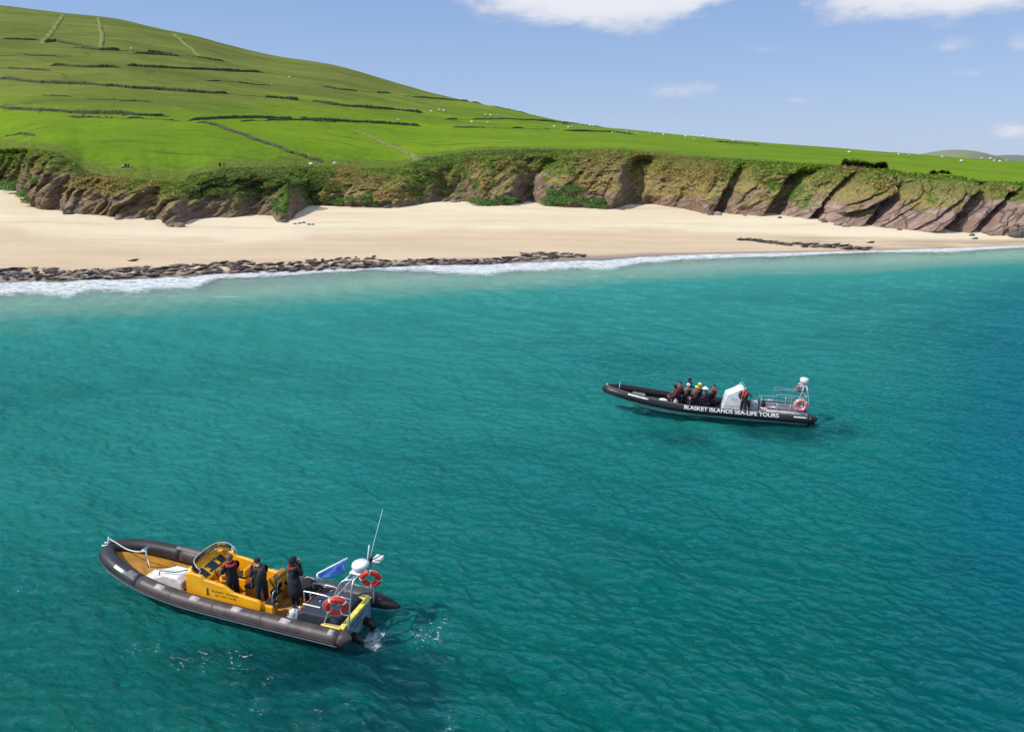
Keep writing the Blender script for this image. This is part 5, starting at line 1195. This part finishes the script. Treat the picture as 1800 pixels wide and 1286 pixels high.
FW = [([(4, 69), (70, 71)], 'short dark field wall high at the left edge of the hill', 2.0, 0),
      ([(72, 76), (100, 73), (150, 83), (175, 88), (240, 90), (310, 98)], 'dark field wall below the two uphill banks, upper left', 2.6, .1),
      ([(130, 84), (172, 88)], 'short second line of wall under the upper left field wall', 1.6, 0), ([(232, 94), (318, 99)], 'lower twin of the upper field wall', 1.8, 0), ([(325, 97), (360, 103), (410, 111)], 'faint broken wall running on towards the ridge', 1.5, .3),
      ([(0, 98), (40, 97), (90, 99), (125, 99)], 'thin broken wall third down at the left edge', 1.4, .3),
      ([(90, 115), (150, 118), (211, 119)], 'straight dark wall in the upper fields, left of the gap', 2.0, 0), ([(222, 116), (300, 120), (380, 124), (464, 128)], 'long straight dark wall in the upper fields, right of the gap', 2.2, 0),
      ([(5, 120), (50, 122), (92, 124)], 'short dark wall left below the straight upper wall', 1.3, .1), ([(362, 142), (400, 143), (440, 148), (475, 151)], 'broken wall fragment in mid slope', 1.1, .35),
      ([(0, 138), (40, 142), (70, 146), (110, 147), (170, 150), (250, 156), (330, 162), (400, 165), (480, 172), (560, 180), (600, 186), (700, 194), (745, 199)], 'very long dark wall crossing the whole middle slope', 2.0, .08),
      ([(80, 167), (125, 170)], 'tiny low wall on the bright green field', .9, .2), ([(160, 173), (195, 176), (270, 179)], 'faint low wall on the bright green field', .9, .35),
      ([(0, 189), (40, 193), (90, 196), (150, 199), (200, 201), (260, 203), (293, 205)], 'thick dark wall above the lowest green field at left', 2.0, .05),
      ([(120, 206), (200, 207), (295, 210), (318, 212)], 'second lower line along the thick dark wall', 1.1, .2),
      ([(332, 213), (350, 210), (400, 208), (450, 207), (520, 209), (590, 213), (650, 216), (740, 222)], 'thick dark wall continuing to the right of the field corner', 1.9, .12),
      ([(420, 213), (520, 211), (588, 214)], 'lower faint line under the continuing wall', 1.0, .3),
      ([(565, 152), (600, 158), (690, 165)], 'dark wall high right of the middle', 1.8, .1), ([(720, 170), (760, 173), (850, 180)], 'thin dark wall near the ridge, centre', 1.6, .15), ([(860, 180), (905, 183), (930, 186)], 'last piece of wall at the ridge', 1.3, .2),
      ([(780, 210), (860, 210), (890, 209), (960, 213), (1000, 219)], 'dark wall on the centre right slope', 1.2, .15), ([(795, 224), (870, 225), (980, 227)], 'lower dark wall on the centre right slope', 1.2, .2),
      ([(990, 230), (1030, 231), (1075, 232), (1115, 238)], 'dark bushy wall right of centre under the sheep', 1.6, .1), ([(1255, 249), (1300, 252), (1335, 255)], 'dark low wall on the far right slope', 1.3, .2),
      ([(940, 210), (1010, 217), (1060, 222)], 'thin wall close under the skyline right of centre', 1.0, .3),
      ([(15, 236), (35, 236), (60, 239)], 'small broken wall above the left cliff', .9, .1)]
for k, (pts, lab, h_, gp) in enumerate(FW): field_wall(pts, lab, h=h_*.60, wd_=1.2, gaps=gp+.06, seed=k)
for k, (pts, lab, h_) in enumerate([([(112, 26), (100, 45), (85, 65), (75, 78)], 'grassy bank running up to the ridge, left one', .9), ([(173, 32), (176, 50), (179, 70), (176, 83)], 'grassy bank running straight up to the ridge, right one', .9),
                                    ([(305, 60), (335, 85), (352, 100)], 'faint grassy bank slanting to the ridge', .6), ([(620, 228), (660, 245), (700, 263), (728, 272), (738, 282)], 'pale grassy bank slanting down to the cliff top in the centre', .7)]):
    field_wall(pts, lab, h=h_, wd_=2.2, m=bankm, seed=50+k, name='field_bank', cat='bank')
field_wall([(352, 214), (385, 221), (420, 234), (450, 245), (480, 256), (510, 268), (540, 277), (570, 284)], 'rough stony wall slanting down across the lowest field to the bracken', h=.85, wd_=1.7, m=wallm, seed=77, gaps=.30)
# hollow with a dark earth face near the right cliff top
# ------------------------------------------------------------------ leaf masses
def leaf_mass(name, pts, label, cat, m, n, leaf, hmax, surf, seed, spread=1.0, kind=None):
    """pts: (px, py, radius_px) clumps; surf gives the ground point"""
    r = np.random.default_rng(seed); V = []; F = []
    tot = sum(p[2]**2 for p in pts)
    for (px, py, rad) in pts:
        k = max(8, int(n*rad**2/tot)); c = surf(px, py); R = rad/FPX*c.y
        a_ = r.uniform(0, 2*math.pi, k); q = np.sqrt(r.uniform(0, 1, k)); x = c.x+R*q*np.cos(a_); dy = R*1.0*q*np.sin(a_)
        hgt = hmax*np.sqrt(np.clip(1-q*q, 0, 1))*(.35+.65*r.uniform(0, 1, k))*(.6+.6*fbm(x/2, dy/2, seed=seed))
        for i in range(k):
            g = c.z+ (dy[i]*.35 if surf is on_beach_or_cliff else dy[i]*.12)
            p = Vector((x[i], c.y+dy[i], g+hgt[i]-.25)); s_ = leaf*r.uniform(.6, 1.4)
            d1 = Vector(r.normal(size=3)); d1.z = abs(d1.z)*.4; d1.normalize(); d2 = d1.cross(Vector((0, 0, 1))+Vector(r.normal(size=3))*.45).normalized()
            b0 = len(V); V += [tuple(p-d2*s_*.3), tuple(p+d1*s_*.55-d2*s_*.1), tuple(p+d1*s_), tuple(p+d1*s_*.5+d2*s_*.35)]; F.append((b0, b0+1, b0+2, b0+3))
    me = bpy.data.meshes.new(name); me.from_pydata(V, [], F); me.materials.append(m); me.update(); o = link(name, me); tag(o, label, cat, kind=kind); return o
def leafmat(name, c1, c2):
    m = bpy.data.materials.new(name); m.use_nodes = True; T = NT(m.node_tree); T.n.clear(); p = T.pos()
    c = T.mix(T.ss(T.noise(p, .8, 5, .7), .35, .65), c1, c2); d = T.node('ShaderNodeBsdfDiffuse', {'Color': c}); tr = T.node('ShaderNodeBsdfTranslucent', {'Color': c})
    x = T.node('ShaderNodeMixShader', {0: .25, 1: d, 2: tr}); o = T.n.new('ShaderNodeOutputMaterial'); T.l.new(x, o.inputs[0]); return m
cl_el = (Zc2-CAMZ)/Yc2
def on_cliff(px, py):
    a, e = ae(px, py); i = int(np.argmin(np.abs(A-a))); col = np.maximum.accumulate(cl_el[:, i]); j = int(np.searchsorted(col, e)); j = min(max(j, 0), NR-1); return Vector((Xc2[j, i], Yc2[j, i], Zc2[j, i]))
def on_beach_or_cliff(px, py): return on_cliff(px, py)
fern = leafmat('fern_green', (.20, .36, .10), (.12, .23, .06)); brack = leafmat('bracken_green', (.30, .38, .11), (.12, .18, .05)); darkb = leafmat('dark_thicket', (.022, .026, .012), (.012, .014, .010))
OBC = on_beach_or_cliff
leaf_mass('fern_patch', [(848, 353, 20), (862, 357, 14), (832, 352, 10)], 'bright green fern patch at the cliff foot, leftmost of the two small central ones', 'ferns', fern, 2600, .45, .9, OBC, 1)
leaf_mass('fern_patch', [(893, 351, 14), (908, 355, 12), (880, 347, 9)], 'small bright green fern patch, rightmost of the two small central ones', 'ferns', fern, 2000, .45, .8, OBC, 2)
leaf_mass('fern_patch', [(990, 345, 30), (965, 352, 18), (1005, 328, 20), (1035, 354, 20), (1060, 360, 16), (975, 335, 16), (1055, 352, 14)], 'large bright green fern bank spilling onto the sand in the centre right', 'ferns', fern, 11000, .42, .8, OBC, 3)
leaf_mass('fern_patch', [(600, 352, 16), (620, 350, 12), (645, 348, 14), (662, 360, 7)], 'green fern patch at the cliff foot right of the bracken headland', 'ferns', fern, 2600, .45, .9, OBC, 4)
leaf_mass('fern_patch', [(25, 326, 24), (50, 340, 18), (60, 352, 14), (5, 322, 16), (80, 318, 12)], 'dark green ferns at the foot of the left cliff', 'ferns', fern, 4500, .5, 1.1, OBC, 5)
leaf_mass('bush', [(485, 360, 14), (492, 370, 10), (480, 352, 9)], 'bright green bush on the small rock spur under the bracken headland', 'bush', fern, 1600, .45, 1.0, OBC, 6)
pts = [(random.uniform(345, 580), 0, 0) for _ in range(60)]
leaf_mass('bracken', [(x, np.interp(x, [340, 420, 560, 600], [312, 302, 302, 310])+random.uniform(-6, 26), random.uniform(10, 20)) for x in np.linspace(340, 600, 46)], 'broad mass of dull green bracken covering the headland above the dark cliff', 'bracken', brack, 30000, .42, .55, OBC, 7, kind='stuff')
leaf_mass('bush', [(1485+k*11, 299-math.sin(k)*1.0, 7) for k in range(7)]+[(1545, 298, 8), (1552, 298, 7)], 'dark low thicket on the cliff top at the right', 'bush', darkb, 3800, .45, 1.9, on_hill, 8)
leaf_mass('bush', [(1640, 306, 6), (1655, 305, 6), (1665, 306, 5)], 'small dark thicket on the cliff edge farther right', 'bush', darkb, 900, .4, 1.1, on_hill, 9)
leaf_mass('bush', [(760, 282, 18), (740, 292, 12), (778, 290, 14), (752, 300, 12)], 'dark green scrub on the cliff edge in the centre', 'bush', brack, 4200, .42, .8, OBC, 10)
leaf_mass('bush', [(835, 275, 22), (870, 272, 18), (900, 270, 20), (930, 268, 18), (960, 268, 16)], 'long strip of rough green scrub along the cliff edge, centre', 'scrub', brack, 7000, .4, .5, OBC, 11)

# ------------------------------------------------------------------ tussocks of grass on the turf parts of the cliff
def tussocks(name, mask, n, m, size, seed, label):
    r = np.random.default_rng(seed); idx = np.flatnonzero(mask.ravel()); idx = r.choice(idx, n); R_, C_ = np.unravel_index(idx, mask.shape)
    P = np.stack([Xc2[R_, C_], Yc2[R_, C_], Zc2[R_, C_]], -1)+r.normal(0, .10, (n, 3)); sz = size*r.uniform(.5, 1.5, n)
    a_ = r.uniform(0, 2*math.pi, n); d = np.stack([np.cos(a_), -np.abs(np.sin(a_))*.9, -.15+r.uniform(-.35, .45, n)], -1); d /= np.linalg.norm(d, axis=1)[:, None]
    sd_ = np.cross(d, np.array([0, 0, 1.])+r.normal(0, .4, (n, 3))); sd_ /= np.linalg.norm(sd_, axis=1)[:, None]
    up = np.array([0, 0, 1.])
    V = np.stack([P-sd_*sz[:, None]*.35-up*.1, P+sd_*sz[:, None]*.35-up*.1, P+d*sz[:, None]+sd_*sz[:, None]*.2+up*sz[:, None]*.25, P+d*sz[:, None]*.9-sd_*sz[:, None]*.25+up*sz[:, None]*.3], 1).reshape(-1, 3)
    me = bpy.data.meshes.new(name); me.vertices.add(4*n); me.vertices.foreach_set('co', V.ravel().astype(np.float32)); me.loops.add(4*n); me.polygons.add(n)
    me.loops.foreach_set('vertex_index', np.arange(4*n, dtype=np.int32)); me.polygons.foreach_set('loop_start', np.arange(0, 4*n, 4, dtype=np.int32)); me.polygons.foreach_set('loop_total', np.full(n, 4, np.int32))
    me.update(calc_edges=True); me.materials.append(m); o = link(name, me); tag(o, label, 'grass', kind='stuff')
inview = (np.abs(A) < .80)[None, :] & (T0 > .12)
pick = (veg+dry_*0 > .15) & inview
straws = fbm(Xc0/7, Zc/5, o=3, seed=77)+ (dry_-.5)*.55-np.clip(zf-.55, 0, 1)*.5
tussocks('dry_grass', pick & (straws > .52), 20000, leafmat('straw_tussock', (.62, .48, .20), (.34, .28, .10)), .42, 3, 'dry straw coloured tussocks on the cliff slopes')
tussocks('green_grass', pick & (straws < .56), 20000, leafmat('green_tussock', (.32, .44, .06), (.14, .22, .035)), .42, 4, 'green tussocks on the cliff slopes')

bs = [mat('pinkish_boulder', (.30, .21, .18), .85, scale=3, dirt=(.15, .11, .10), bump=.1, bscale=4), stn]
BM = []
for k in range(5):
    b = MB(); b.ball((0, 0, 0), (1.2, .9, .65), 9, 6); rr = random.Random(200+k)
    b.v = [(x*(1+rr.uniform(-.22, .22)), y*(1+rr.uniform(-.22, .22)), z*(1+rr.uniform(-.25, .25))) for x, y, z in b.v]; BM.append(b.mesh('boulder', bs[k % 2]))
for k, px in enumerate([70, 120, 205, 262, 312, 322, 500, 640, 680, 798, 806, 1092, 1236, 1250, 1262, 1310, 1372, 1444, 1452, 1476, 1490, 1586, 1640, 1716]):
    a_ = ae(px, 370)[0]; i_ = int(np.argmin(np.abs(A-a_))); y_ = float(Yb[i_])-random.uniform(.6, 2.2); o = link('boulder', BM[k % 5]); r_ = random.uniform(.45, 1.1)
    o.location = (a_*y_, y_, beach_z(a_*y_, y_)+.12*r_); o.rotation_euler = (random.uniform(-.3, .3), random.uniform(-.3, .3), random.uniform(0, 6)); o.scale = (r_,)*3
    tag(o, 'fallen boulder at the foot of the %s cliff' % ('left' if px < 540 else 'central' if px < 1150 else 'right hand'), 'boulder', 'fallen boulders along the foot of the cliff')
